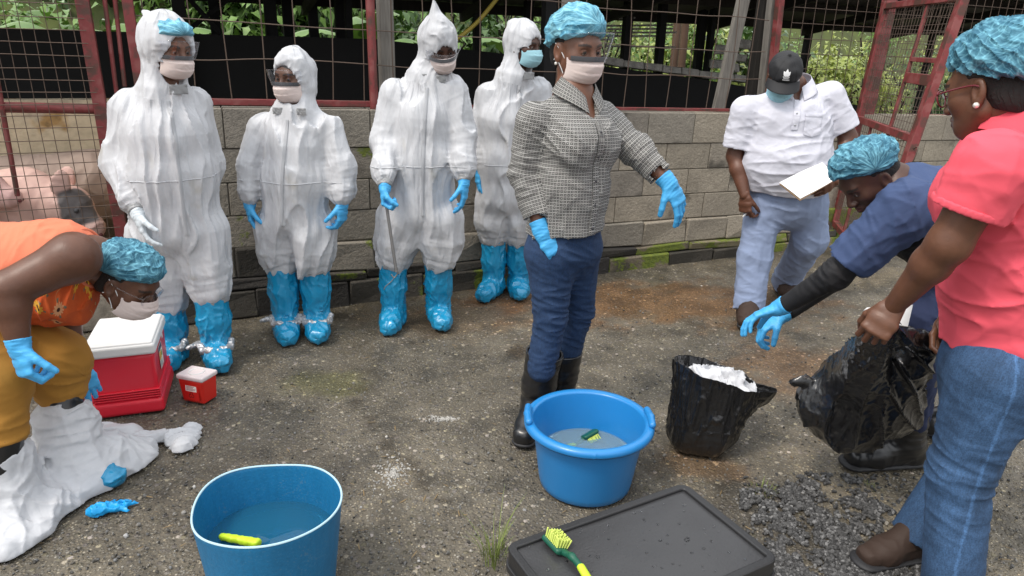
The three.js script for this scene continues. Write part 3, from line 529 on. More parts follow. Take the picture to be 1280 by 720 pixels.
function roughBox(w, h, d, amp, seed, n = 8) {
  const g = new RoundedBoxGeometry(w, h, d, 3, Math.min(.012, h * .2)), p = g.attributes.position;
  for (let i = 0; i < p.count; i++) { const x = p.getX(i), y = p.getY(i), z = p.getZ(i); const f = 5; p.setXYZ(i, x + amp * .4 * noise(x * f + seed, y * f, z * f), y + amp * .6 * noise(x * f, y * f + seed, z * f), z + amp * noise(x * f, y * f, z * f + seed)); }
  g.computeVertexNormals(); return boxUV(g);
}
{
  const wall = thing('block_wall', 'low concrete block wall with mossy base behind the people in white coveralls', 'wall', W(-2.2, 0, 0));
  const X = nrm([WT[0], -.0215, WT[2]]), Z = mul(WB, -1), Y = cross(Z, X); wall.quaternion.setFromRotationMatrix(new THREE.Matrix4().makeBasis(v3(X), v3(Y), v3(Z)));
  const rows = [[.0, .17, .05], [.17, .235, .035], [.235, .42, .012], [.42, .61, 0], [.61, .80, 0], [.80, .99, 0], [.99, 1.212, .004]];
  const Ltot = 9.2;
  rows.forEach(([y0, y1, out], r) => {
    let x = r % 2 ? -.21 : 0; while (x < Ltot) {
      let L = r < 2 ? rr(.35, .6) : r === 6 ? rr(.39, .42) : rr(.395, .41); const a = Math.max(0, x), b = Math.min(Ltot, x + L); x += L; if (b - a < .05) continue;
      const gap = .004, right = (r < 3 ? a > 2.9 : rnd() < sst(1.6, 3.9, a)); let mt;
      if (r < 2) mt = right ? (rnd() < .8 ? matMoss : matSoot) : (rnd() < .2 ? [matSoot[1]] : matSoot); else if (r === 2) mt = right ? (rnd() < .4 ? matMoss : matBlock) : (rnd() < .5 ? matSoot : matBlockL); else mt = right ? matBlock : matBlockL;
      const rough = r < 3 ? .022 : .003, g = r < 3 ? roughBox(b - a - gap, y1 - y0 - gap * .8, .17, rough, a * 3 + r) : boxUV(new RoundedBoxGeometry(b - a - gap, y1 - y0 - gap, .15, 2, .006));
      const uvs = g.attributes.uv; const ou = rr(0, 1), ov = rr(0, 1); for (let i = 0; i < uvs.count; i++) uvs.setXY(i, uvs.getX(i) + ou, uvs.getY(i) + ov);
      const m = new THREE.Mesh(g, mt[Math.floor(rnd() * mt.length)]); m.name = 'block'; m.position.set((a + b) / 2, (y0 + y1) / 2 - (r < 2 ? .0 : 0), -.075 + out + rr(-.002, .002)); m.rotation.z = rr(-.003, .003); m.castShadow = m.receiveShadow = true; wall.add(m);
    }
  });
  const mort = new THREE.Mesh(boxUV(new THREE.BoxGeometry(Ltot - .01, 1.2, .12)), bm(14, [.27, .235, .185], 0, .02)); mort.name = 'mortar'; mort.position.set(Ltot / 2, .6, -.078); mort.castShadow = mort.receiveShadow = true; wall.add(mort);
  // red paint mark low on the wall beside the tall figure
  const mk = sheet(10, 6, (u, v) => [2.09 + .10 * u + .01 * Math.sin(v * 9), .66 + .05 * v + .015 * Math.sin(u * 7), .0025]); const mm = new THREE.Mesh(mk, M({ c: [.42, .02, .02], roughness: .8 })); mm.name = 'red_paint_mark'; mm.receiveShadow = true; wall.add(mm);
}
// ---------- fence on the wall ----------
T.rust = tex(512, .5, (u, v) => { const n = fbm(u, v, 6, 5, 2), f = fbm(u, v, 50, 3, 4); return mix([.20, .034, .034], n > .1 ? [.09, .04, .03] : [.24, .07, .065], clamp(sst(.0, .35, Math.abs(n)) + .2 * f, 0, 1)); });
T.wood = tex(512, .5, (u, v) => { const w = tn(u * 60, v * 3, 60, 1, 3) * .5 + tn(u * 160, v * 8, 160, 2, 8) * .4 + fbm(u, v, 5, 3, 6) * .5; const k = .17 + .07 * w; return [k * 1.08, k, k * .88]; });
T.woodB = tex(512, .5, (u, v) => .5 + .4 * tn(u * 90, v * 4, 90, 1, 4), true);
const matRed = M({ map: T.rust, roughness: .6, ...bump(T.rough, .001) }), matWire = M({ c: [.12, .085, .065], roughness: .7, metalness: .3 }), matWood = M({ map: T.wood, roughness: .9, ...bump(T.woodB, .002) }), matDark = M({ c: [.012, .012, .012], roughness: .95 }), matDarkWood = M({ map: T.wood, c: [.12, .11, .10], roughness: .95 });
const sideW = WT;
{
  const f = thing('mesh_fence', 'rusty wire grid fence with red rail standing on the block wall', 'fence', W(-2, 1.25, .05));
  const topAt = (s) => 1.218 - .0215 * (s + 2.2), sL = sOf(OW(172, 60)), sR = sOf(OW(962, 60)), wires = [];
  const sPost = sOf(OW(468, 100));
  part('rail', boxUV(beam(W(sL, topAt(sL) + .022, .05), W(sPost - .02, topAt(sPost) + .022, .05), .035, .035, [0, 1, 0])), matRed, f);
  part('rail', boxUV(beam(W(sPost + .02, topAt(sPost) + .012, .05), W(sR, topAt(sR) + .012, .05), .022, .03, [0, 1, 0])), matRed, f);
  let k = 0; for (let s = sL + .06; s < sR; s += .182) { const b = topAt(s), o = rr(-.02, .02); wires.push(tube([W(s, b, .05), W(s + o, b + .45, .05 + rr(-.01, .01)), W(s + rr(-.02, .02), b + .95, .05)], .0034, 5, 5)); k++; }
  for (const [y, dy] of [[.245, 0], [.43, 0], [.66, 0], [.90, 0]]) { const pts = []; for (let i = 0; i <= 14; i++) { const s = lerp(sL, sR, i / 14); pts.push(W(s, topAt(s) + y + rr(-.012, .012), .045 + rr(-.006, .006))); } wires.push(tube(pts, .0034, 60, 5)); }
  part('wire_mesh', merge(wires), matWire, f);
  part('red_post', boxUV(bar(W(sPost, 1.1, .03), W(sPost, 2.3, .03), .026, 12)), matRed, f);
}
const plank = (name, label, a, b, w, d, mat, cat = 'post') => solo(name, boxUV(beam(a, b, w, d, sideW)), mat, label, cat);
{
  const ext = (px0, py0, px1, py1, w) => { const a = OW(px0, py0, w), b = OW(px1, py1, w); return [a, mad(a, nrm(sub(b, a)), 1.3)]; };
  plank('wooden_post', 'grey weathered wooden post right beside the thin red post above the wall', W(sOf(OW(484, 100, .12)), .9, .12), W(sOf(OW(484, 100, .12)), 2.4, .12), .085, .08, matWood);
  let [a, b] = ext(897, 140, 929, 0, .14); plank('wooden_plank', 'leaning grey plank behind the wire fence left of the man in the cap', a, b, .10, .04, matWood, 'plank');
  [a, b] = ext(936, 138, 956, 0, .2); plank('wooden_post', 'dark weathered square post between the leaning plank and the red post', a, b, .08, .08, matDarkWood);
  [a, b] = ext(951, 138, 966, 0, .12); plank('wooden_post', 'pale weathered post touching the red square post behind the black cap', a, b, .065, .06, matWood);
  [a, b] = ext(960, 138, 975, 0, .05); plank('red_post', 'red painted square metal post behind the black cap', a, b, .05, .05, matRed);
  plank('wooden_post', 'brown wooden post seen above the hair net of the woman in checks', W(sOf(OW(712, 30, .1)), 1.0, .1), W(sOf(OW(712, 30, .1)), 2.4, .1), .10, .07, matWood);
  plank('dark_post', 'dark square post behind the fence just left of the woman in checks', W(sOf(OW(686, 30, .9)), .5, .9), W(sOf(OW(686, 30, .9)), 2.3, .9), .10, .08, matDark);
}
// ---------- pig shed behind ----------
T.stain = tex(512, 1.2, (u, v) => { const n = fbm(u, v, 4, 5, 2), f = fbm(u, v, 40, 3, 4), y = fbm(u, v, 7, 4, 11); let c = mix([.58, .48, .33], [.38, .32, .24], sst(-.2, .4, n)); c = mix(c, [.36, .19, .04], sst(.08, .35, y) * .8); c = mix(c, [.12, .08, .04], sst(.28, .5, y + .2 * f) * .8); return c.map((x) => x * (1 + .2 * f)); });
const matStain = M({ map: T.stain, roughness: .9, ...bump(T.blockB, .004) });
T.pale = tex(256, .6, (u, v) => { const k = .42 + .14 * fbm(u, v, 10, 4, 2); return [k, k * .96, k * .88]; });
const matPale = M({ map: T.pale, roughness: .95, ...bump(T.blockB, .01) });
solo('pen_partition', boxUV(beam(W(-3.6, .78, 2), W(-.35, .78, 2), 1.62, .06, [0, 1, 0])), matDark, 'black partition of the pig shed behind the shorter figures in coveralls', 'partition');
{
  const a = W(-.3, 0, 2.02), b = W(4.6, 0, 2.02); const t = thing('pen_half_wall', 'dark half wall with a pale stone ledge behind the wire fence', 'wall', W(2, 0, 2.02));
  const g = new THREE.Shape(); g.moveTo(-.3, 0); g.lineTo(5.6, 0); g.lineTo(5.6, .98); g.lineTo(3, 1.29); g.lineTo(1.2, 1.46); g.lineTo(-.3, 1.58); const e = new THREE.ExtrudeGeometry(g, { depth: .12, bevelEnabled: false });
  e.applyMatrix4(new THREE.Matrix4().makeBasis(v3(WT), v3([0, 1, 0]), v3(mul(WB, -1)))); e.translate(...W(0, 0, 2.1)); part('wall_body', boxUV(e), matDark, t);
  for (let s = .9; s < 3.6; s += .24) { const y = 1.475 - (s - 1.2) * .094; const bx = roughBox(.235, .07, .2, .018, s * 4); bx.applyMatrix4(new THREE.Matrix4().makeBasis(v3(nrm(sub(W(1, -.094, 0), W(0, 0, 0)))), v3([0, 1, 0]), v3(mul(WB, -1)))); bx.translate(...W(s + .12, y + .03, 2.1)); part('ledge_stone', bx, matPale, t); }
}
{ // sow-house roof with its beams
  const t = thing('shed_roof', 'low dark corrugated roof over the pig shed', 'roof', W(1, 2, 1.5)), s0 = -4.2, s1 = 9, N = 330;
  const h = (w) => 2.40 - .17 * w;
  part('roof_sheet', sheet(N, 3, (u, v) => { const w = lerp(.5, 2.7, v); return W(lerp(s0, s1, u), h(w) + .02 * Math.sin(u * (s1 - s0) * 2 * Math.PI / .075) * .5, w); }, .003), M({ c: [.10, .095, .09], roughness: .7, metalness: .3 }), t);
  for (const w of [.6, 1.2, 1.8, 2.6]) part('purlin', boxUV(beam(W(s0, h(w) - .06, w), W(s1, h(w) - .06, w), .09, .05, [0, 1, 0])), matDarkWood, t);
  for (let s = -3.9; s < 9; s += 1.5) part('rafter', boxUV(beam(W(s, h(.52) - .13, .52), W(s, h(2.65) - .13, 2.65), .05, .09, WT)), matDarkWood, t);
}
const farPosts = [[228, 1.9], [272, 2.4], [341, 2.3], [362, 2.5], [393, 2.5], [427, 2.4], [437, 2.2], [596, 2.3], [660, 2.4], [783, 2.2], [825, 2.2], [875, 2.4], [888, 2.3], [1010, 2.6], [1165, 2.4], [1240, 2.3]];
const postL = ['just right of the face shield of the leftmost hooded figure', 'midway between the leftmost and the shorter hooded figures', 'above the shorter hooded figure, left of a close pair', 'above the shorter hooded figure, right of a close pair', 'just right of the shorter figure’s hood', 'left of the thin red post, first of two', 'left of the thin red post, nearest to it', 'between the pointed hood and the masked figure behind', 'just right of the pale blue mask', 'right of the face shield of the woman in checks', 'in the middle of the open view over the stone ledge', 'left of the broken stones, first of two', 'left of the broken stones, nearest to them', 'right of the black cap', 'behind the right side of the leaning gate', 'above the hair net of the woman in pink'];
farPosts.forEach(([px, w], i) => { const s = sOf(OW(px, 50, w)); solo('shed_post', boxUV(beam(W(s + rr(-.03, .03), 0, w), W(s, 2.02, w), rr(.05, .1), .07, WT)), matDark, 'dark shed post ' + postL[i], 'post', 'dark posts of the pig shed'); });
{ const q = (px, py, w) => OW(px, py, w); const br = [[[232, -6], [276, 42], 2.1], [[300, -12], [232, 40], 2.3], [[560, 2], [592, -18], 2.2], [[478, 40], [432, 62], 1.7]]; br.slice(0, 2).forEach(([a, b, w]) => solo('shed_brace', boxUV(beam(q(...a, w), q(...b, w), .035, .03, [0, 1, 0])), matDark, a[0] < 250 ? 'dark brace slanting down to the right under the shed roof' : 'dark brace slanting down to the left under the shed roof', 'brace', 'diagonal braces of the shed')); }
solo('yellow_pole', boxUV(tube([OW(540, 70, 1), OW(590, 34, 1), OW(625, -6, 1)], .016, 16, 8)), M({ c: [.35, .27, .04], roughness: .6 }), 'yellowish bent pole above the tall figure in coveralls', 'pole');
// cut timber and rubble on the ledge
for (let i = 0; i < 9; i++) { const px = rr(640, 770), a = OW(px, 24 + i * 4.2, 2.5), b = OW(px + rr(60, 110), 22 + i * 4.6, 2.6); solo('timber_lath', boxUV(beam(a, b, .02, .02, [0, 1, 0])), matPale, 'pale thin lath, ' + ['topmost', 'second', 'third', 'fourth', 'fifth', 'sixth', 'seventh', 'eighth', 'lowest'][i] + ' of nine in the shed beside the hair net', 'lath', 'pale laths stacked in the shed'); }
[[902, 62, .07], [930, 55, .08], [925, 72, .06], [895, 80, .06], [915, 85, .07]].forEach(([px, py, r], i) => { const g = roughBox(r * 2.2, r * 1.2, r * 1.3, .03, i * 7); g.translate(...OW(px, py, 1.95)); solo('rubble_stone', g, matPale, 'pale broken stone on the ledge, ' + ['topmost of five', 'rightmost of five', 'in the middle of five', 'leftmost of five', 'lowest of five'][i], 'stone', 'broken stones on the shed ledge'); });

// ---------- hillside and greenery ----------
{
  const g = sheet(60, 30, (u, v) => { const s = lerp(-14, 22, u), w = 3.0 + 22 * v, y = -.05 + 6.5 * sst(0, .55, v) + 7 * v + .25 * noise(s * .6, w * .6, 1); return W(s, y, w); });
  struct('hillside', boxUV(g), M({ map: tex(256, 1.5, (u, v) => { const n = fbm(u, v, 8, 5, 2); return [.07 + .03 * n, .085 + .04 * n, .025]; }), roughness: .95 }));
}
const leafTex = (a, b) => tex(128, 1, (u, v) => mix(a, b, clamp(.5 + .6 * fbm(u, v, 4, 3), 0, 1)));
const leafMat = (a, b) => M({ map: leafTex(a, b), roughness: .5, transmission: .35, thickness: 0, side: THREE.DoubleSide });
const LM = [leafMat([.10, .21, .03], [.22, .38, .06]), leafMat([.08, .18, .025], [.18, .32, .05]), leafMat([.26, .33, .05], [.40, .46, .10]), leafMat([.04, .10, .02], [.08, .16, .03])];  // four leaf greens, the last the darkest, for variety
function leaf(c, d, up, L, w, bend = .35) { // four triangles along a bent midrib
  const s = nrm(cross(d, up)), m = mad(mad(c, d, L * .5), up, L * .08), e = mad(mad(c, d, L), up, -L * bend); return [c, mad(mad(m, s, w), up, w * .25), mad(mad(m, s, -w), up, w * .25), e, m];
}
function leafGeo(list) {
  const pos = [], uv = [], idx = []; for (const q of list) { const b = pos.length / 3; for (const p of q) pos.push(...p); const o = rnd(); uv.push(o, 0, o, .5, o + .2, .5, o + .1, 1, o + .1, .5); idx.push(b, b + 1, b + 4, b, b + 4, b + 2, b + 1, b + 3, b + 4, b + 4, b + 3, b + 2); }
  const g = new THREE.BufferGeometry(); g.setAttribute('position', new THREE.Float32BufferAttribute(pos, 3)); g.setAttribute('uv', new THREE.Float32BufferAttribute(uv, 2)); g.setIndex(idx); g.computeVertexNormals(); return g;
}
const rdir = () => { const z = rr(-1, 1), a = rr(0, 6.283), r = Math.sqrt(1 - z * z); return [r * Math.cos(a), z, r * Math.sin(a)]; };
function bush(p, r, h, n, L, mat, label, name = 'shrub') {
  const t = thing(name, label, 'shrub', p, 'leafy shrubs on the hillside behind the shed'), Ls = [], st = [];
  for (let k = 0; k < 7; k++) { const e = add(p, [rr(-r, r) * .7, h * rr(.5, .95), rr(-r, r) * .7]); st.push(tube([p, mix(p, e, .5).map((v, i) => v + (i === 1 ? .1 * h : rr(-.1, .1))), e], .012, 8, 5)); }
  const cl = []; for (let k = 0; k < 16; k++) { const d = rdir(); cl.push(add(p, [d[0] * r * rr(.3, 1), h * .55 + d[1] * h * .45, d[2] * r * rr(.3, 1)])); }
  for (let i = 0; i < n; i++) { const c = cl[i % 16], d = rdir(), o = rr(.05, .42) * r; const q = mad(c, d, o); Ls.push(leaf(q, nrm(add(d, [0, rr(-.5, .2), .25])), nrm([rr(-.3, .3), 1, rr(0, .5)]), L * rr(.6, 1.3), L * rr(.2, .32))); }
  part('stem', merge(st), matDarkWood, t); part('foliage', leafGeo(Ls), mat, t);
}
const zones = [[130, ' above the pig pen'], [210, ' behind the leftmost hood'], [300, ' right of the leftmost figure'], [420, ' above the shorter hooded figure'], [490, ' left of the weathered post'], [640, ' behind the two rear hoods'], [780, ' behind the woman in checks'], [880, ' above the stone ledge'], [960, ' behind the leaning plank'], [1080, ' between black cap and gate'], [1200, ' seen through the leaning gate'], [9999, ' above the woman in pink']];
const bl = ['bright green leafy shrub', 'deep green leafy shrub on the bank', 'yellow green shrub on the bank', 'dark green leafy shrub'];
for (let i = 0; i < 56; i++) { const s = i < 42 ? -4.5 + 14.5 * ((i * .618) % 1) : -5.2 + 4.6 * ((i * .618) % 1), w = i < 42 ? 3.4 + 3.6 * ((i * .377) % 1) : 3.2 + 2.6 * ((i * .377) % 1), y = -.05 + 6.5 * sst(0, .55, (w - 3) / 22) + 7 * (w - 3) / 22 - .1; const right = s > 2.2, k = right ? (rnd() < .4 ? 2 : rnd() < .5 ? 0 : rnd() < .6 ? 1 : 3) : (rnd() < .40 ? 0 : rnd() < .5 ? 1 : 3), big = rnd() < .3; const zx = proj(W(s, y + .8, w))[0], zn = zones.find((q) => zx < q[0])[1]; bush(W(s, y, w), rr(.45, .9), rr(1.0, 1.9), right ? (big ? 300 : 620) : 380, right ? (big ? .2 : rr(.07, .12)) : rr(.12, .2), LM[k], bl[k] + zn); }
function banana(p, n, L, mat, label) {
  const t = thing('banana_plant', label, 'banana plant', p, 'banana plants behind the shed'); part('stem', tube([p, add(p, [.03, .6, 0]), add(p, [0, 1.3, 0])], .06, 8, 8), M({ c: [.22, .17, .06], roughness: .8 }), t);
  for (let i = 0; i < n; i++) { const a = i / n * 6.28 + rr(-.3, .3), d = [Math.cos(a), 0, Math.sin(a)], s = [-d[2], 0, d[0]], up = rr(.5, 1.1), b = add(p, [0, 1.25 + rr(-.2, .15), 0]); part('leaf', sheet(8, 26, (u, v) => { const q = (u * 2 - 1), wd = .17 * Math.sin(Math.PI * Math.min(1, v * .96 + .04)) ** .6 * (1 - .35 * (Math.sin(v * 60) > .75 ? Math.abs(q) : 0)), x = v * L; return mad(mad(mad(b, d, x * .8), [0, 1, 0], up * x - .75 * x * x / L - Math.abs(q) * wd * .35), s, q * wd); }), mat, t); }
}
const hy = (w) => -.05 + 6.5 * sst(0, .55, (w - 3) / 22) + 7 * (w - 3) / 22;
[[-2.9, 3.5], [-2.2, 4.1], [-1.4, 3.5], [-3.6, 4], [1.9, 3.6], [-.1, 3.9]].forEach(([s, w], i) => banana(W(s, hy(w) - .35, w), 8, 1.25, LM[i % 2], 'banana plant with broad arching leaves' + zones.find((q) => proj(W(s, 1.8, w))[0] < q[0])[1]));
{ const p = W(5.4, hy(5) - .2, 5); solo('tree_trunk', tube([p, add(p, [.05, 1, 0]), add(p, [.0, 2.6, .1])], .07, 12, 9), matPale, 'pale bare trunk on the bank seen left of the red gate', 'tree trunk'); }
const matTrunk = M({ c: [.12, .07, .045], roughness: .9, ...bump(T.rough, .004) });
for (const [px, w] of [[842, 3.3], [852, 3.5]]) { const p = OW(px, 60, w); solo('tree_trunk', boxUV(tube([[p[0], 0, p[2]], add(p, [.02, .1, 0]), add(p, [-.03, .9, 0])], .05, 12, 9)), matTrunk, px < 850 ? 'left of two brown trunks behind the pale stone ledge' : 'right of two brown trunks behind the pale stone ledge', 'tree trunk', 'brown trunks behind the ledge'); }

// ---------- pig pen at the left ----------
const sPen = sOf(OW(124, 130)); // its right-hand post
{
  const f = thing('pen_gate', 'rusty red pig pen front of fine wire mesh at the far left', 'gate', W(sPen - .5, 0, 0)); const wires = [];
  const p0 = sPen - 1.35; for (let s = p0; s < sPen - .02; s += .054) { const o = rr(-.006, .006); wires.push(tube([W(s + o, .28, -.01), W(s - o, 1.2, -.012), W(s + o * 2, 2.15, -.01)], .0021, 6, 4)); }
  for (let y = .3; y < 2.15; y += .058) { wires.push(tube([W(p0, y + rr(-.004, .004), -.014), W(sPen - .6, y + rr(-.005, .005), -.015), W(sPen, y + rr(-.004, .004), -.014)], .0021, 8, 4)); }
  part('wire_mesh', merge(wires), matWire, f);
  part('post', boxUV(beam(W(sPen, 0, .03), W(sPen, 2.4, .03), .06, .06, WT)), matRed, f);
  part('rail', boxUV(bar(OW(-60, 133, .03), W(sPen - .03, OW(131, 136, .03)[1], .03), .026, 12)), matRed, f);
  part('bar', boxUV(bar(OW(22, 245, .01), OW(-14, 40, .01), .012, 8)), matRed, f);
  part('post', boxUV(beam(W(sPen + .02, .2, .12), W(sPen + .02, 1.15, .12), .05, .05, WT)), matDarkWood, f);
}
for (const [a, b, r] of [[[146, 118], [130, -6], .011], [[156, 108], [143, -6], .011]]) solo('iron_bar', boxUV(bar(OW(...a, .05), OW(...b, .05), r)), matRed, a[0] < 150 ? 'thin rusty red bar, nearer of two to the pen post' : 'thin rusty red bar, farther of two from the pen post', 'bar', 'thin red bars between pen and wall fence');
solo('red_post', boxUV(beam(W(sOf(OW(168, 60, .05)), .9, .05), W(sOf(OW(168, 60, .05)), 2.4, .05), .05, .05, WT)), matRed, 'red square post behind the hood of the leftmost standing figure', 'post');
solo('pen_back_wall', boxUV(beam(W(-4.6, .585, 1.15), W(-2.05, .585, 1.15), 1.17, .14, [0, 1, 0])), matStain, 'stained yellowish concrete wall inside the pig pen', 'wall');
solo('pen_side_wall', boxUV(beam(W(sPen + .12, .55, .12), W(sPen + .12, .55, 1.05), 1.1, .1, [0, 1, 0])), matStain, 'low concrete side wall closing the pig pen behind the figure', 'wall');
solo('pen_floor', boxUV(beam(W(-4.6, .1, .55), W(sPen + .05, .1, .55), .2, 1.05, [0, 1, 0])), matBlock[3], 'raised concrete floor slab of the pig pen', 'slab');
solo('dark_board', boxUV(beam(W(-4.6, 1.62, 2.05), W(-3.62, 1.62, 2.05), .5, .05, [0, 1, 0])), matDark, 'dark board above the pig pen back wall', 'board');

// ---------- leaning red gate at the right ----------
{
  const Lt = OW(1107, 8, -.02), Lb = OW(1043, 278, -.02), Lm = OW(1072, 148, -.02), Rt = V(1205, -4, 4.62), Rm = V(1143, 174, 4.55), dn = nrm(sub(Rm, Rt)), Rb = mad(Rm, dn, .86), Lbb = mix(Lb, Lt, .0);
  const f = thing('red_gate', 'red metal gate with wire mesh swung open behind the crouching person', 'gate', [Lb[0], 0, Lb[2]]), sd = nrm(sub(Rm, Lm)), nn = nrm(cross(sd, sub(Lt, Lb)));
  part('stile', boxUV(beam(Lb, mad(Lt, sub(Lt, Lb), .02), .08, .05, sd)), matRed, f); part('stile', boxUV(beam(Rb, mad(Rt, dn, -.04), .08, .05, sd)), matRed, f);
  part('rail', boxUV(beam(mad(Lt, sd, .04), mad(Rt, sd, -.04), .05, .045, nn)), matRed, f); part('rail', boxUV(beam(mad(Lm, sd, .04), mad(Rm, sd, -.04), .05, .05, nn)), matRed, f); part('rail', boxUV(beam(mad(Lb, sd, .04), mad(Rb, sd, -.04), .05, .05, nn)), matRed, f);
  const at = (u, v) => mix(mix(Lb, Rb, u), mix(Lt, Rt, u), v), wires = [];
  for (let i = 1; i < 25; i++) wires.push(bar(mad(at(i / 25, 0), nn, .006), mad(at(i / 25, 1), nn, .006), .0019, 4)); for (let j = 1; j < 33; j++) wires.push(bar(at(.03, j / 33), at(.97, j / 33), .0019, 4));
  part('wire_mesh', merge(wires), matWire, f);
  part('bar', boxUV(beam(mix(Lm, Rm, .62), mix(Lt, Rt, .62), .035, .02, sd)), matRed, f); part('bar', boxUV(beam(mix(Lb, Rb, .62), mix(Lm, Rm, .62), .03, .02, sd)), matRed, f); part('bar', boxUV(beam(mix(Lb, Rb, .3), mix(Lm, Rm, .3), .025, .02, sd)), matRed, f);
  for (const [v, h] of [[.66, .03], [.52, .07]]) part('latch_plate', boxUV(beam(mix(mix(Lm, Rm, .63), mix(Lt, Rt, .63), v - .1), mix(mix(Lm, Rm, .97), mix(Lt, Rt, .97), v - .1), h, .03, sub(Lt, Lb))), matRed, f);
  part('wire_hook', tube([mad(at(1, .46), sd, .03), mad(at(1, .47), sd, .10), mad(at(1, .42), sd, .10), mad(at(1, .41), sd, .03)], .004, 16, 6), matWire, f);
  const q = OW(1098, 60, .06); solo('gate_post', boxUV(beam([q[0], 0, q[2]], [q[0] + .02, 2.4, q[2]], .11, .06, WT)), matRed, 'wide red post that the open gate hangs on', 'post');
  // wire fence running on behind the gate
  const g2 = thing('mesh_fence', 'fine wire fence in front of the hillside right of the red post', 'fence', W(4, 1.2, .1)), wr = []; const s0 = sOf(OW(985, 60, .06)), s1 = 7.6;
  for (let s = s0; s < s1; s += .11) wr.push(bar(W(s, 1.02, .06), W(s, 2.2, .06), .0026, 4)); for (let y = 1.12; y < 2.1; y += .11) wr.push(bar(W(s0, y, .056), W(s1, y - .02, .056), .0026, 4)); part('wire_mesh', merge(wr), matWire, g2); part('rail', boxUV(beam(W(s0, 1.09, .06), W(s1, 1.02, .06), .02, .03, [0, 1, 0])), matRed, g2);
}
// grass tufts and weeds
const matGrass = M({ c: [.16, .20, .05], roughness: .7 });
function tuft(px, py, n, L, label, spread = .05) {
  const p = G(px, py), t = []; for (let i = 0; i < n; i++) { const a = rr(0, 6.28), r = spread * Math.sqrt(rnd()), b = [p[0] + r * Math.cos(a), -.004, p[2] + r * Math.sin(a)], h = L * rr(.4, 1), o = rr(.15, .7) * h, w = .0022, d = [Math.cos(a), 0, Math.sin(a)], s = [-d[2], 0, d[0]]; t.push(sheet(1, 4, (u, v) => mad(mad(add(b, [0, h * (v - .25 * v * v), 0]), d, o * v * v), s, (u - .5) * 2 * w * (1 - v * .9)))); }
  solo('grass_tuft', merge(t), matGrass, label, 'grass tuft');
}
tuft(616, 700, 46, .17, 'thin green grass tuft left of the black storage box', .045); tuft(622, 690, 8, .24, 'few tall dry grass blades beside the storage box', .03); tuft(952, 612, 30, .035, 'small low green weed among the dark gravel', .05); tuft(1092, 610, 14, .03, 'tiny green weed by the black rubber boot', .03); tuft(878, 288, 22, .13, 'green weed growing from the base of the wall near the man in the cap', .06);

// ---------- people ----------
const DN = [0, -1, 0], UPV = [0, 1, 0];
// legs and feet: ankle a, direction dir on the ground
function footPrims(a, dir, g = 0, L = 1) {
  const s = [-dir[2], 0, dir[0]], at = (d, y) => [a[0] + dir[0] * d * L, y, a[2] + dir[2] * d * L], heel = at(-.035, .046 + g), ball = at(.115, .040 + g), toe = at(.172, .036 + g);
  return [TC(a, heel, .048 + g, .042 + g, .02), EB(heel, ball, s, .036 + g, .044 + g, .048 + g, .040 + g, .03, { sq: 2.4 }), EB(ball, toe, s, .048 + g, .040 + g, .040 + g, .033 + g, .02, { sq: 2.4 }), TC([a[0], a[1] + .02, a[2]], at(.10, .055 + g), .05 + g, .034 + g, .03)];
}
const sclr = (sk) => (x, y, z) => { const m = 1 + .12 * noise(x * 9, y * 9, z * 9) + .08 * noise(x * 45, y * 45, z * 45); return [sk[0] * m, sk[1] * m, sk[2] * m]; };
function bodyGeo(F, sk, prims, o = {}) { // one continuous skin: head, neck, trunk, limbs
  const list = [solid(headPrims(F, o), o.hh || .0032, { pad: .006, col: headColour(F, sk, o) })]; const e = eyes(F, o.look);
  const g = solid([TC(F.L(0, -.05, -.022), o.neck, .053, .06, .02), ...prims], o.h || .012, { pad: .01, col: sclr(sk), disp: o.disp });
  return merge([...list, ...e.map((q) => q), g, ...(o.hands || [])]);
}
const hairGeo = (F) => solid([EL(F, [0, .032, -.016], [.0795, .091, .099], 0), EL(F, [0, -.03, -.055], [.068, .06, .05], .03), HS(F.L(0, .06, .03), nrm(add(mul(F.Z, 1), mul(F.Y, -.45)))), HS(F.L(0, -.068, -.05), nrm(add(mul(F.Y, -1), mul(F.Z, .5)))), EL(F, [.085, -.016, .002], [.035, .04, .03], .004, { op: '-' }), EL(F, [-.085, -.016, .002], [.035, .04, .03], .004, { op: '-' })], .004, { pad: .006 });

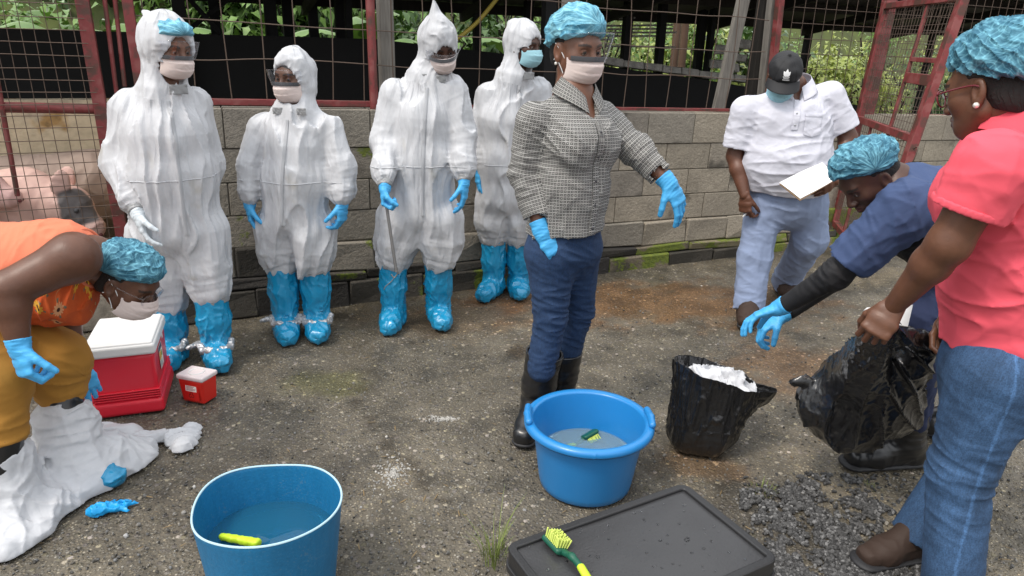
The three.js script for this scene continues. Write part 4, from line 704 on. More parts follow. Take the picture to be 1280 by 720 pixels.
function coverall(c) {
  const t = thing('person', c.label, 'person', G(...c.base), 'people in white hooded coveralls along the block wall'); const sk = c.skin, D = c.D, F = c.F, fw = nrm(c.face), rt = [fw[2], 0, -fw[0]];
  const [hip, waist, chest, neck] = c.trunk.map((q) => V(...q)), w = c.w, bone = { o: hip, ax: nrm(sub(neck, hip)), rt, fr: fw, R: .2 }; const bo = { bone };
  const arms = c.arms.map((a) => ({ ...a, sh: V(...a.sh), el: V(...a.el), wr: V(...a.wr) })), legs = c.legs.map((l) => ({ ...l, hip: V(...l.hip), kn: V(...l.kn), hem: V(...l.hem), an: V(...l.an) }));
  // skin
  const slim = [TC(neck, chest, .06, .11, .05), TC(chest, hip, .11, .12, .05), ...arms.flatMap((a) => [TC(a.sh, a.el, .04, .034, .03), TC(a.el, a.wr, .034, .026, .02), TC(mix(neck, chest, .3), a.sh, .05, .04, .03)]), ...legs.flatMap((l) => [TC(l.hip, l.kn, .07, .05, .04), TC(l.kn, l.an, .05, .036, .03)])];
  part('body', bodyGeo(F, sk, slim, { neck: mix(neck, chest, .15), hairline: c.hairline, sides: true, look: c.look, h: .014 }), MAT.skin, t);
  if (!c.noHair) part('hair', hairGeo(F), MAT.hair, t);
  // coverall
  const P = [EB(hip, waist, rt, w[0], w[1], w[2], w[3], .06, { ...bo, ea: .8 }), EB(waist, chest, rt, w[2], w[3], w[4], w[5], .06, bo), EB(chest, neck, rt, w[4], w[5], .085, .075, .06, { ...bo, eb: .5 })];
  for (const a of arms) { const r = a.r || [.085, .08, .058]; P.push(TC(mix(neck, chest, .42), a.sh, .065, r[0] * .9, .05, bo), TC(a.sh, a.el, r[0], r[1], .022), TC(a.el, mix(a.el, a.wr, .70), r[1], r[2] * 1.1, .03), TC(mix(a.el, a.wr, .66), mix(a.el, a.wr, .82), r[2] * 1.08, .036, .02)); }
  for (const l of legs) { const r = l.r || [.135, .12, .105]; P.push(TC(l.hip, l.kn, r[0], r[1], .03), TC(l.kn, mix(l.kn, l.hem, .75), r[1], r[2], .015), TC(mix(l.kn, l.hem, .72), mad(l.hem, UPV, .02), r[2], .07, .025)); }
  if (c.extra) P.push(...c.extra());
  const hs = c.hood || [.1, .125, .125];
  P.push(TC(F.L(0, -.07, -.03), neck, .082, .10, .05), EL(F, [0, .025, -.02], hs, .05), TC(F.L(...c.peak[0]), F.L(...c.peak[1]), .05, .008, .05));
  P.push(EL(F, [0, -.04, .03], [.071, .11, .085], .006, { op: '-' }), EL(F, c.open?.[0] || [0, -.025, .12], c.open?.[1] || [.068, .098, .12], .012, { op: '-' }));
  const J = []; for (const a of arms) J.push({ p: a.el, r: .09, ax: nrm(sub(a.wr, a.sh)), amp: .008, f: 18 }, { p: mix(a.el, a.wr, .72), r: .08, ax: nrm(sub(a.wr, a.el)), amp: .012, f: 26 }, { p: a.sh, r: .11, ax: nrm(sub(a.el, neck)), amp: .005, f: 13 });
  for (const l of legs) J.push({ p: mad(l.hem, UPV, .09), r: .10, ax: nrm(add(UPV, [.3, 0, 0])), amp: .015, f: 16 }, { p: l.kn, r: .12, ax: nrm(add(UPV, [.4, 0, .1])), amp: .003, f: 11 });
  J.push({ p: mix(hip, legs[0].kn, .25), r: .2, ax: nrm([.9, .5, .2]), amp: .006, f: 10 }, { p: mix(waist, chest, .3), r: .18, ax: nrm([.6, .8, .2]), amp: .005, f: 9 });
  const fd = folds(bone.ax, { long: .022, fl: 7, sl: .42, joints: J, seed: c.seed });
  // raised zip band down the front and a waist seam
  let zl = null; for (let i = 0; i <= 14; i++) { const u = i / 14, q = u < .5 ? mix(neck, chest, u * 2) : u < .8 ? mix(chest, waist, (u - .5) / .3) : mix(waist, hip, (u - .8) / .2), d = u < .5 ? lerp(.085, w[5], u * 2) : u < .8 ? lerp(w[5], w[3], (u - .5) / .3) : lerp(w[3], w[1], (u - .8) / .2); const z = mad(mad(q, fw, d - .003), rt, .006 * Math.sin(i * 1.9)); if (zl && i > 1) P.push(TC(zl, z, .011, .011, .004, bo)); zl = z; }
  const dsp = (x, y, z) => { const q = F.I(x, y, z); if (q[1] < -.14) return fd(x, y, z); const g = sst(-.14, -.06, q[1]), a = Math.atan2(q[0], q[1] + .02), n = noise(x * 12, y * 12, z * 12), r1 = ridge(Math.sin(a * 7 + n * 2 + c.seed)), e = sst(-.02, .07, q[2]); return lerp(fd(x, y, z), .35 * fd(x, y, z) + .0055 * (r1 * r1 - .4) * e + .004 * n, g); };
  const cv = part('coverall', solid(P, c.h || .0062, { pad: .04, disp: dsp }), MAT.tyvek, t);
  const mid = (k) => k < .5 ? mix(mix(neck, chest, .22), chest, k * 2) : k < .8 ? mix(chest, waist, (k - .5) / .3) : mix(waist, hip, (k - .8) / .2);
  part('zip', strip(2, 60, P, dsp, (u, v) => mad(mid(v), rt, (u - .5) * .014), fw, .002, .0025), MAT.zip, cv);
  const ring = (q, n) => Array.from({ length: n }, (_, i) => { const a = (i / (n - 1) - .5) * 2.5, d = add(mul(fw, Math.cos(a)), mul(rt, Math.sin(a))); return surfAt(P, dsp, q, d, .0005, .3); });
  part('waist_seam', tube(ring(mix(waist, hip, .05), 34), .0024, 90, 6), MAT.seam, cv);
  for (const tp of c.tapes || []) part('tape', sheet(10, 6, (u, v) => { const [x, y, wd, h, dep] = tp, b = mad(mix(neck, F.L(0, -.13, .0), .35), fw, dep); return mad(mad(mad(b, rt, x + (u - .5) * wd), UPV, y - v * h), fw, -.25 * ((u - .5) * wd) ** 2 * 12 + .004 * noise(u * 5, v * 4, c.seed)); }, .002), MAT.tape, t);
  for (const a of arms) {
    const A = nrm(sub(a.el, a.wr)); part('tape', solid([TC(mad(a.wr, A, .005), mad(a.wr, A, .075), .037, .041, 0, { fb: 1, fa: 1 })], .004, { pad: .008, disp: folds(A, { fine: .003, ff: 50, joints: [{ p: a.wr, r: .1, ax: A, amp: .005, f: 40 }] }) }), a.tape || MAT.tape, t);
    if (a.D) part('glove', gloveGeo(a.wr, a.D, a.N, a.side, a.o || {}, a.el, .035), a.mat || MAT.glove, t);
  }
  for (const l of legs) {
    part('tape', solid([TC(mad(l.hem, UPV, .02), mad(l.hem, UPV, -.025), .080, .081, 0, { fb: 1 })], .0055, { pad: .01, disp: folds(UPV, { fine: .004, ff: 40, mid: .004 }) }), MAT.tape, t);
    const dir = nrm([l.dir[0], 0, l.dir[1]]), top = mad(l.hem, UPV, .06), L = [TC(top, mix(top, l.an, .5), .078, .078, 0), TC(mix(top, l.an, .5), mad(l.an, UPV, .03), .078, .066, .02), ...footPrims(l.an, dir, .012)];
    const b = part('boot_cover', solid(L, .0055, { floor: .003, pad: .02, disp: folds(UPV, { long: .010, fl: 14, sl: 3, joints: [{ p: l.an, r: .12, ax: nrm([dir[0], .7, dir[2]]), amp: .018, f: 20 }], mid: .008, fm: 13, fine: .003, ff: 38, seed: c.seed + l.an[0] }) }), MAT.boot, t);
    if (l.tie) { const R = [], s = [-dir[2], 0, dir[0]]; for (let i = 0; i < 12; i++) { const p = (k) => { const q = k / 12 * 6.283; return add([l.an[0], 0, l.an[2]], [dir[0] * (.035 + .086 * Math.cos(q)) + s[0] * .072 * Math.sin(q), .098 - .004 * Math.cos(q) + .008 * Math.sin(k * 2.3), dir[2] * (.035 + .086 * Math.cos(q)) + s[2] * .072 * Math.sin(q)]); }; R.push(TC(p(i), p(i + 1), i < 4 || i > 8 ? .017 : .011, i < 3 || i > 7 ? .017 : .011, .004)); }
      const tk = [l.an[0], .1, l.an[2]]; R.push(TC(add(tk, mul(s, .075)), add(tk, add(mul(s, .125), mul(dir, .03))), .016, .012, .01)); part('tape_tie', solid(R, .004, { floor: .003, pad: .01, disp: folds(UPV, { mid: .007, fm: 30, fine: .004, ff: 60 }) }), MAT.foil, b); }
  }
  return t;
}
// --- 1: left, hood pushed back over a hair net, looking right
{
  const D = 3.2, F = frame(V(211, 62, D), [.86, -.12, .46], [.06, 1, .02]);
  const t = coverall({ label: 'person in white coverall with blue hair net showing, nearest the pig pen, looking right', base: [245, 455], D, F, skin: SK.c, face: [.62, 0, .78], seed: 3, look: [.1, 0],
    trunk: [[222, 285, D], [212, 215, D], [208, 165, D], [202, 112, D]], w: [.198, .165, .196, .168, .174, .148], hood: [.108, .138, .13], peak: [[0, .09, -.04], [.02, .135, -.19]],
    open: [[0, -.02, .15], [.078, .105, .12]],
    arms: [{ sh: [164, 138, D], el: [154, 205, D - .02], wr: [172, 266, D - .18], r: [.088, .088, .062], side: 1, D: [.2, -.95, .15], N: [.75, .2, -.5], mat: MAT.gloveWhite }, { sh: [242, 130, D + .12], el: [258, 205, D + .14], wr: [250, 262, D + .16], r: [.075, .075, .055] }],
    legs: [{ hip: [198, 295, D], kn: [202, 345, D], hem: [209, 384, D], an: [217, 446, D - .03], dir: [.25, 1], r: [.14, .12, .10], tie: 1 }, { hip: [248, 290, D + .03], kn: [259, 335, D + .02], hem: [265, 370, D], an: [271, 440, D - .02], dir: [.45, .9], r: [.14, .115, .095], tie: 1 }],
    tapes: [[.035, .012, .075, .042, .098]] });
  bouffant(t, F, { c: [0, .06, .02], r: [.088, .078, .10], cy: .05, slope: .2, np: 11 });
  maskOn(t, F, MAT.mask, { visor: .055 });
}
// --- 2: shorter figure
{
  const D = 3.55, F = frame(V(367, 97, D), [-.36, -.06, .93], [0, 1, .04]);
  const t = coverall({ label: 'shorter person in white coverall with tied blue boot covers, second from left', base: [380, 420], D, F, skin: SK.a, face: [-.08, 0, 1], seed: 17, hairline: true, look: [.25, .02],
    trunk: [[368, 272, D], [370, 220, D], [371, 178, D], [370, 138, D]], w: [.172, .155, .172, .16, .155, .14], hood: [.092, .118, .12], peak: [[0, .09, 0], [0, .128, -.03]], open: [[0, -.025, .13], [.071, .098, .11]],
    arms: [{ sh: [329, 160, D], el: [314, 207, D - .02], wr: [312, 254, D - .06], r: [.068, .072, .06], side: 1, D: [0, -1, .08], N: [.9, 0, -.3], o: { curl: [[.5, .7, .4], [.55, .75, .4], [.6, .8, .4], [.65, .8, .4]] } }, { sh: [411, 160, D], el: [426, 207, D - .02], wr: [428, 254, D - .06], r: [.068, .072, .06], side: -1, D: [-.05, -1, .1], N: [-.9, 0, -.3], o: { curl: [[.5, .7, .4], [.55, .75, .4], [.6, .8, .4], [.65, .8, .4]] } }],
    legs: [{ hip: [348, 285, D], kn: [348, 312, D], hem: [352, 333, D], an: [358, 406, D - .01], dir: [.35, 1], r: [.13, .115, .09], tie: 1 }, { hip: [390, 285, D], kn: [392, 310, D], hem: [393, 333, D], an: [397, 400, D + .02], dir: [.28, 1], r: [.13, .115, .09], tie: 1 }],
    extra: () => [TC(V(378, 300, D - .10), V(378, 330, D - .10), .06, .04, .04), TC(V(378, 330, D - .10), V(373, 348, D - .10), .04, .015, .02)],
    tapes: [[-.055, .01, .05, .032, .10], [.065, .01, .045, .032, .10]] });
  maskOn(t, F, MAT.mask, { visor: .05 });
}
// --- 3: tall, holding the rod
const P3D = 3.72;
{
  const D = P3D, F = frame(V(549, 58, D), [.42, -.42, .80], [-.02, 1, .35]);
  coverall({ label: 'tall person in white pointed hood holding a thin metal rod, looking down', base: [522, 408], D, F, skin: SK.b, face: [.15, 0, 1], seed: 31,
    trunk: [[527, 262, D], [528, 200, D], [530, 150, D], [534, 96, D + .03]], w: [.18, .155, .168, .15, .155, .13], hood: [.098, .125, .125], peak: [[0, .085, .02], [-.01, .225, -.045]], open: [[0, -.04, .135], [.064, .09, .115]],
    arms: [{ sh: [494, 118, D], el: [482, 175, D - .03], wr: [481, 234, D - .22], r: [.074, .074, .058], side: 1, D: [0, -1, .12], N: [.85, .05, .1], o: { curl: [[1.1, 1.3, .9], [1.1, 1.35, .9], [1.1, 1.35, .9], [1.1, 1.3, .9]], thumb: [.3, .7, .5, .5] } }, { sh: [567, 114, D + .02], el: [577, 168, D], wr: [580, 227, D - .1], r: [.074, .072, .058], side: -1, D: [.04, -1, .12], N: [-.9, 0, -.2] }],
    legs: [{ hip: [503, 275, D], kn: [497, 300, D], hem: [492, 327, D], an: [492, 398, D], dir: [.02, 1], r: [.145, .13, .105] }, { hip: [548, 275, D], kn: [551, 300, D], hem: [549, 327, D], an: [548, 391, D + .07], dir: [.25, 1], r: [.14, .125, .10] }],
    tapes: [[-.03, .005, .055, .036, .105], [.045, .0, .05, .034, .105]] });
  maskOn(scene.children[scene.children.length - 1], F, MAT.mask, { visor: .03 });
  const a = V(483, 256, D - .23), b = V(495, 337, D - .25), r = mad(a, sub(a, b), .12);
  const rod = thing('metal_rod', 'thin dark metal rod with a hooked end held by the tall hooded person', 'rod', b);
  part('shaft', bar(r, b, .0085, 10), MAT.steel, rod); part('collar', bar(mad(b, sub(b, a), -.03), mad(b, sub(b, a), .03), .0105, 12), MAT.steel, rod); part('hook', tube([b, V(497, 341, D - .25), V(493, 347, D - .25), V(489, 343, D - .25)], .004, 14, 6), MAT.steel, rod); part('wire', tube([V(493, 347, D - .25), V(489, 352, D - .25), V(482, 358, D - .25), V(480, 362, D - .25)], .0025, 12, 5), MAT.steel, rod);
}
// --- 4: behind the woman in checks
{
  const D = 4.28, F = frame(V(655, 57, D), [.82, -.1, .56], [0, 1, .02]);
  const t = coverall({ label: 'person in white coverall and pale blue mask half hidden behind the woman in checks', base: [630, 372], D, F, skin: SK.b, face: [.5, 0, .85], seed: 47, noHair: true,
    trunk: [[634, 245, D], [632, 200, D], [632, 150, D], [642, 95, D]], w: [.19, .16, .185, .155, .18, .145], hood: [.094, .12, .12], peak: [[0, .09, -.03], [.02, .115, -.13]], open: [[0, -.03, .14], [.070, .098, .105]],
    arms: [{ sh: [613, 121, D], el: [603, 165, D], wr: [600, 210, D - .05], r: [.085, .08, .058], side: 1, D: [-.15, -1, .15], N: [.9, 0, -.3] }, { sh: [672, 115, D + .1], el: [682, 165, D + .1], wr: [680, 210, D + .1], r: [.085, .08, .058] }],
    legs: [{ hip: [619, 255, D], kn: [617, 275, D], hem: [617, 299, D], an: [617, 360, D], dir: [-.35, 1], r: [.135, .125, .095] }, { hip: [655, 255, D], kn: [652, 275, D], hem: [650, 299, D], an: [648, 358, D + .05], dir: [.05, 1], r: [.135, .125, .095] }],
    tapes: [[.03, .01, .07, .04, .10]] });
  maskOn(t, F, MAT.maskBlue);
}
// --- 5: woman in the checked blouse
{
  const D = 2.62, F = frame(V(721, 61, D + .03), [.58, -.13, .80], [.05, 1, .1]), t = thing('person', 'woman in black and white checked blouse, jeans and black boots behind the blue basin', 'person', G(690, 535)), sk = SK.c;
  const f = nrm([.62, 0, .78]), rt = [f[2], 0, -f[0]], hip = V(706, 300, D), waist = V(712, 235, D), chest = V(717, 172, D), neck = V(717, 112, D + .02), bone = { o: hip, ax: nrm(sub(neck, hip)), rt, fr: f, R: .15 }, bo = { bone };
  const shR = V(668, 151, D - .05), elR = V(656, 218, D - .04), wrR = V(677, 290, D - .12), shL = V(752, 146, D + .1), elL = V(793, 186, D + .05), wrL = V(836, 228, D - .02);
  part('body', bodyGeo(F, sk, [TC(neck, mix(neck, chest, .3), .05, .055, .03), TC(mix(neck, chest, .25), chest, .08, .1, .04), TC(chest, hip, .1, .11, .05), TC(mix(neck, chest, .45), shR, .038, .04, .03), TC(mix(neck, chest, .45), shL, .038, .04, .03), TC(shR, elR, .04, .034, .03), TC(elR, wrR, .036, .026, .02), TC(shL, elL, .04, .034, .03), TC(elL, wrL, .036, .026, .02), TC(hip, V(690, 395, D - .05), .07, .05, .03), TC(V(690, 395, D - .05), V(682, 440, D - .05), .045, .04, .03), TC(hip, V(728, 385, D + .1), .07, .05, .03), TC(V(724, 385, D + .1), V(709, 440, D + .12), .045, .04, .03)], { neck, hh: .0026, h: .007, look: [-.22, .03] }), MAT.skin, t);
  part('hair', hairGeo(F), MAT.hair, t);
  const jn = solid([EB(mad(hip, UPV, -.02), mad(hip, UPV, .06), rt, .162, .125, .15, .115, .04, bo), TC(mad(mad(hip, rt, -.072), UPV, -.06), V(688, 395, D - .06), .098, .066, .05), TC(V(688, 395, D - .06), V(677, 460, D - .06), .066, .060, .02), TC(mad(mad(hip, rt, .072), UPV, -.06), V(724, 388, D + .1), .092, .062, .05), TC(V(724, 388, D + .1), V(705, 458, D + .13), .062, .055, .02)], .0055,
    { pad: .02, disp: folds([.1, 1, 0], { long: .003, joints: [{ p: V(690, 385, D - .06), r: .16, ax: nrm([.2, 1, 0]), amp: .012, f: 24 }, { p: V(728, 400, D + .1), r: .13, ax: nrm([.3, 1, 0]), amp: .012, f: 24 }, { p: V(715, 315, D - .1), r: .13, ax: nrm([.5, 1, 0]), amp: .010, f: 20 }, { p: V(680, 450, D - .06), r: .08, ax: UPV, amp: .010, f: 32 }], fine: .0012, ff: 40 }) });
  part('jeans', jn, MAT.jeansDark, t);
  const B = [EB(mad(hip, UPV, .0), waist, rt, .168, .145, .148, .130, .03, { ...bo, fa: 1 }), EB(waist, chest, rt, .148, .13, .15, .13, .06, bo), EB(chest, mix(neck, chest, .06), rt, .148, .122, .070, .068, .04, { ...bo, eb: .5 }), EL(frame(mad(mad(chest, f, .085), UPV, -.02), f, UPV), [.07, 0, .0], [.07, .075, .065], .05, bo), EL(frame(mad(mad(chest, f, .085), UPV, -.02), f, UPV), [-.07, 0, .0], [.07, .075, .065], .05, bo),
    HS(mad(hip, UPV, .045), nrm([.1, -1, 0])), TC(mix(neck, chest, .45), shR, .052, .060, .04, bo), TC(mix(neck, chest, .45), shL, .052, .058, .04, bo), TC(shR, elR, .066, .066, .02), TC(elR, mix(elR, wrR, .72), .066, .050, .02, { fb: 1 }), TC(shL, elL, .064, .06, .02), TC(elL, mix(elL, wrL, .76), .06, .049, .02, { fb: 1 }),
    TC(mix(elR, wrR, .66), mix(elR, wrR, .85), .042, .042, .002, { op: '-' }), TC(mix(elL, wrL, .7), mix(elL, wrL, .9), .041, .041, .002, { op: '-' }), EL(frame(mad(mad(neck, UPV, -.03), f, .09), f, UPV), [0, 0, 0], [.028, .075, .06], .01, { op: '-' })];
  const d5 = folds(bone.ax, { long: .010, fl: 8, sl: 2.4, joints: [{ p: elR, r: .12, ax: nrm(sub(wrR, shR)), amp: .014, f: 20 }, { p: elL, r: .12, ax: nrm(sub(wrL, shL)), amp: .014, f: 22 }, { p: V(690, 180, D - .1), r: .12, ax: nrm([.5, .8, 0]), amp: .012, f: 13 }, { p: waist, r: .17, ax: nrm([.3, 1, .1]), amp: .010, f: 11 }], mid: .003, fm: 12, seed: 5 }); const bl = part('blouse', solid(B, .0048, { pad: .025, disp: d5 }), MAT.checks, t);
  for (const e of [-1, 1]) part('collar', sheet(8, 5, (u, v) => { const a = .25 + u * 2.3, r = .064 + .034 * v, b = mad(neck, UPV, .050 - .056 * v - .07 * (1 - u) * (1 - u)); return mad(mad(b, rt, e * r * Math.sin(a)), f, r * Math.cos(a) + .022); }, .003), MAT.checks, bl);
  part('placket', strip(3, 44, B, d5, (u, v) => mad(v < .4 ? mix(mix(neck, chest, .6), chest, v / .4) : mix(chest, mad(hip, UPV, .055), (v - .4) / .6), rt, (u - .5) * .028), f, .002, .0022), MAT.checks, bl); for (let k = 0; k < 5; k++) part('button', new THREE.SphereGeometry(.0055, 10, 6).translate(...surfAt(B, d5, mix(mix(neck, chest, .8), mad(hip, UPV, .08), k / 4), f, .004)), MAT.strip, bl);
  part('glove', gloveGeo(wrR, [.62, -.74, .18], [-.35, -.35, -.85], 1, { curl: [[.35, .5, .3], [.4, .6, .35], [.5, .6, .4], [.6, .6, .4]] }, elR, .045), MAT.glove, t);
  part('glove', gloveGeo(wrL, [.52, -.84, .12], [-.62, -.3, -.7], -1, { curl: [[.25, .35, .2], [.3, .4, .25], [.35, .45, .3], [.4, .5, .3]] }, elL, .035), MAT.glove, t);
  for (const [k, a, dir] of [[V(681, 440, D - .03), mad(G(668, 530), UPV, .1), [-.3, 1]], [V(706, 438, D + .13), V(699, 498, D + .14), [.4, .9]]]) {
    const an = [a[0], .1, a[2]], d = nrm([dir[0], 0, dir[1]]), b = part('boot', solid([TC(k, mix(k, an, .6), .080, .070, 0, { fa: 1 }), TC(mix(k, an, .6), an, .068, .056, .03), ...footPrims(an, d, .006), TC(mad(k, UPV, .02), mad(k, UPV, -.03), .070, .068, .002, { op: '-' })], .0052, { floor: .004, pad: .012, disp: folds(UPV, { joints: [{ p: [an[0], .16, an[2]], r: .1, ax: UPV, amp: .008, f: 20 }], mid: .003, fm: 8 }) }), MAT.rubber, t);
    part('sole', solid([EB([an[0] - d[0] * .05, .012, an[2] - d[2] * .05], [an[0] + d[0] * .17, .012, an[2] + d[2] * .17], [-d[2], 0, d[0]], .048, .014, .052, .014, 0, { ea: 3, eb: 3 })], .004, { floor: .002 }), MAT.sole, b);
  }
  bouffant(t, F, { c: [0, .062, -.018], r: [.102, .092, .122], cy: .027, slope: .34, np: 13, h: .0035, pole: [.1, -.05, 1], sag: [0, -.05, -.075] });
  maskOn(t, F, MAT.mask, { visor: .075 });
  part('earring', new THREE.SphereGeometry(.006, 12, 8).translate(...F.L(-.084, -.052, -.008)), MAT.pearl, t);
}
// --- 6: man in the white polo shirt
{
  const D = 4.1, F = frame(V(979, 97, D - .06), [-.22, -.60, .77], [-.08, .85, .55]), t = thing('person', 'man in white polo shirt, black cap and pale blue trousers looking down at papers', 'person', G(950, 395)), sk = SK.d;
  const f = nrm([-.12, 0, 1]), rt = [f[2], 0, -f[0]], hip = V(982, 245, D + .02), waist = V(980, 200, D), chest = V(984, 150, D), neck = V(992, 108, D + .02), bone = { o: hip, ax: nrm(sub(neck, hip)), rt, fr: f, R: .2 }, bo = { bone };
  const shR = V(932, 138, D), elR = V(919, 195, D + .02), wrR = V(931, 244, D - .10), shL = V(1038, 120, D), elL = V(1060, 172, D - .02), wrL = V(1044, 226, D - .16);
  const h1 = handGeo(wrR, [.12, -.97, .1], [.75, -.05, -.5], 1, { s: 1.08, curl: [[.6, .9, .5], [.8, 1, .6], [.9, 1, .6], [1, 1, .6]], thumb: [.35, .5, .4, .4] }, sk), h2 = handGeo(wrL, [-.75, -.4, .35], [.2, .35, -.9], -1, { s: 1.05, curl: [[.3, .5, .3], [.3, .5, .3], [.35, .5, .3], [.4, .5, .3]] }, sk);
  const hp = [V(956, 255, D), V(1010, 255, D)], kn = [V(943, 322, D - .06), V(1012, 300, D + .02)], an = [V(935, 388, D - .14), V(980, 356, D + .34)];
  part('body', bodyGeo(F, sk, [TC(neck, chest, .06, .12, .05), TC(chest, hip, .13, .15, .05), TC(mix(neck, chest, .4), shR, .045, .05, .03), TC(mix(neck, chest, .4), shL, .045, .05, .03), TC(shR, elR, .062, .05, .03), TC(elR, mix(elR, wrR, .35), .05, .049, .02), TC(mix(elR, wrR, .35), wrR, .049, .03, .02), TC(shL, elL, .062, .05, .03), TC(elL, wrL, .05, .03, .02), TC(hp[0], kn[0], .09, .06, .03), TC(kn[0], an[0], .06, .04, .03), TC(hp[1], kn[1], .09, .06, .03), TC(kn[1], an[1], .06, .04, .03)], { neck, h: .006, sides: true, hands: [h1, h2], jaw: 1.15 }), MAT.skin, t);
  part('hair', hairGeo(F), MAT.hair, t);
  const P = [EB(mad(hip, UPV, .02), waist, rt, .25, .20, .252, .205, .04, { ...bo, fa: 1 }), EB(waist, chest, rt, .252, .205, .235, .165, .08, bo), EB(chest, mix(neck, chest, .1), rt, .232, .16, .10, .085, .06, { ...bo, eb: .4 }), HS(mad(hip, UPV, .03), [-.05, -1, -.02]), TC(mix(neck, chest, .5), shR, .066, .074, .05, bo), TC(mix(neck, chest, .45), shL, .066, .074, .05, bo), TC(shR, mix(shR, elR, .80), .080, .090, .025, { fb: 1 }), TC(shL, mix(shL, elL, .80), .080, .086, .025, { fb: 1 }),
    TC(mix(shR, elR, .70), mix(shR, elR, .95), .072, .072, .002, { op: '-' }), TC(mix(shL, elL, .70), mix(shL, elL, .95), .068, .068, .002, { op: '-' }), TC(mad(neck, UPV, .08), mad(neck, f, .015), .068, .07, .004, { op: '-' }), EL(frame(mad(mad(neck, UPV, -.02), f, .1), f, UPV), [0, 0, 0], [.022, .075, .05], .01, { op: '-' })];
  const d6 = folds(nrm([.15, 1, 0]), { long: .008, fl: 5, sl: 2, joints: [{ p: mad(waist, f, .15), r: .25, ax: nrm([-.15, 1, .1]), amp: .013, f: 10 }, { p: mad(mad(chest, rt, -.15), UPV, -.06), r: .15, ax: nrm([.5, .8, 0]), amp: .016, f: 11 }, { p: mad(mad(chest, rt, .15), UPV, -.06), r: .15, ax: nrm([-.5, .8, 0]), amp: .016, f: 11 }, { p: mix(shR, elR, .5), r: .1, ax: nrm(sub(elR, shR)), amp: .010, f: 12 }], mid: .002, fm: 8, seed: 8 }); const po = part('polo_shirt', solid(P, .006, { pad: .03, disp: d6 }), MAT.polo, t);
  for (const e of [-1, 1]) part('collar', sheet(10, 5, (u, v) => { const a = .25 + u * 2.5, r = .080 + .045 * v, b = mad(neck, UPV, .075 - .07 * v - .075 * (1 - u) ** 2); return mad(mad(b, rt, e * r * Math.sin(a)), f, r * Math.cos(a) + .026); }, .003), MAT.polo, po);
  part('pocket', strip(12, 12, P, d6, (u, v) => mad(mad(chest, rt, .05 + .10 * u), UPV, .05 - (.11 + .014 * (1 - Math.abs(u * 2 - 1))) * v), f, .002, .003), MAT.polo, po); part('pocket_hem', strip(12, 2, P, d6, (u, v) => mad(mad(chest, rt, .05 + .10 * u), UPV, .052 - .016 * v), f, .002, .0055), MAT.polo, po);
  part('placket', strip(3, 20, P, d6, (u, v) => mad(mad(mix(neck, chest, .25 + .95 * v), rt, (u - .5) * .034), UPV, 0), f, .002, .003), MAT.polo, po); for (const v of [.5, .85]) part('button', new THREE.SphereGeometry(.006, 10, 6).scale(1, 1, .5).translate(...surfAt(P, d6, mix(neck, chest, .25 + .95 * v), f, .006)), MAT.zip, po);
  const LP = [EB(mad(hip, UPV, -.03), mad(hip, UPV, .06), rt, .215, .18, .23, .185, .03, bo), TC(hp[0], kn[0], .118, .096, .03), TC(kn[0], mad(an[0], UPV, .01), .096, .094, .05, { fb: 1 }), TC(hp[1], kn[1], .120, .098, .03), TC(kn[1], mad(an[1], UPV, .02), .098, .088, .05, { fb: 1 })];
  part('trousers', solid(LP, .0065, { pad: .03, disp: folds([0, 1, 0], { long: .009, fl: 7, sl: 1, joints: [{ p: an[0], r: .13, ax: UPV, amp: .014, f: 18 }, { p: an[1], r: .18, ax: nrm([.3, 1, .3]), amp: .018, f: 17 }, { p: kn[0], r: .18, ax: nrm([.3, 1, 0]), amp: .007, f: 10 }, { p: kn[1], r: .18, ax: nrm([.5, 1, 0]), amp: .010, f: 12 }, { p: V(975, 265, D - .15), r: .16, ax: nrm([.3, 1, 0]), amp: .010, f: 14 }], mid: .002, fm: 9, seed: 2 }) }), MAT.chino, t);
  for (const [a, dir] of [[an[0], [-.35, 1]], [an[1], [-.1, 1]]]) { const q = [a[0], Math.max(.09, a[1] * .6), a[2]], d = nrm([dir[0], 0, dir[1]]); const b = part('boot', solid([TC(a, q, .07, .06, 0), ...footPrims(q, d, .01, 1.1)], .006, { floor: .004, disp: folds(UPV, { mid: .007, fm: 14, fine: .002, ff: 40 }) }), MAT.leather, t); part('sole', solid([EB([q[0] - d[0] * .05, .014, q[2] - d[2] * .05], [q[0] + d[0] * .19, .014, q[2] + d[2] * .19], [-d[2], 0, d[0]], .05, .016, .056, .016, 0, { ea: 3, eb: 3 })], .005, { floor: .002 }), MAT.sole, b); }
  maskOn(t, F, MAT.maskBlue, { dz: 0 });
  // cap with its stitched emblem
  const cp = part('cap', solid([EL(F, [0, .05, -.012], [.093, .088, .112], 0), TC(F.L(0, .137, -.012), F.L(0, .141, -.012), .010, .008, .004), HS(F.L(0, .034, 0), nrm(add(mul(F.Y, -1), mul(F.Z, -.06))), { k: .006 }), EL(F, [0, .03, -.012], [.084, .09, .102], .003, { op: '-' })], .004, { disp: (x, y, z) => { const q = F.I(x, y, z), a = Math.atan2(q[0], q[2] + .012); return .003 * noise(x * 16, y * 16, z * 16) - .002 * Math.exp(-((((a / 1.0472) % 1 + 1) % 1 - .5) ** 2) * 900); } }), MAT.black, t);
  part('brim', sheet(24, 10, (u, v) => { const q = u * 2 - 1, a = q * 1.15, r0 = .10, out = .072 * v * Math.sqrt(Math.max(0, 1 - q * q * .9)); return F.L(Math.sin(a) * (.092 + out * .25), .042 - .018 * v - .030 * q * q - .01 * v, Math.cos(a) * r0 + out - .01); }, .004), MAT.black, cp);
  const cv = (x, y, r) => { const lp = F.L(x, y, 0), s = Math.sqrt(Math.max(0, 1 - (x / .093) ** 2 - ((y - .05) / .088) ** 2)); return F.L(x, y, -.012 + .112 * s + .003 + r); }, em = [];
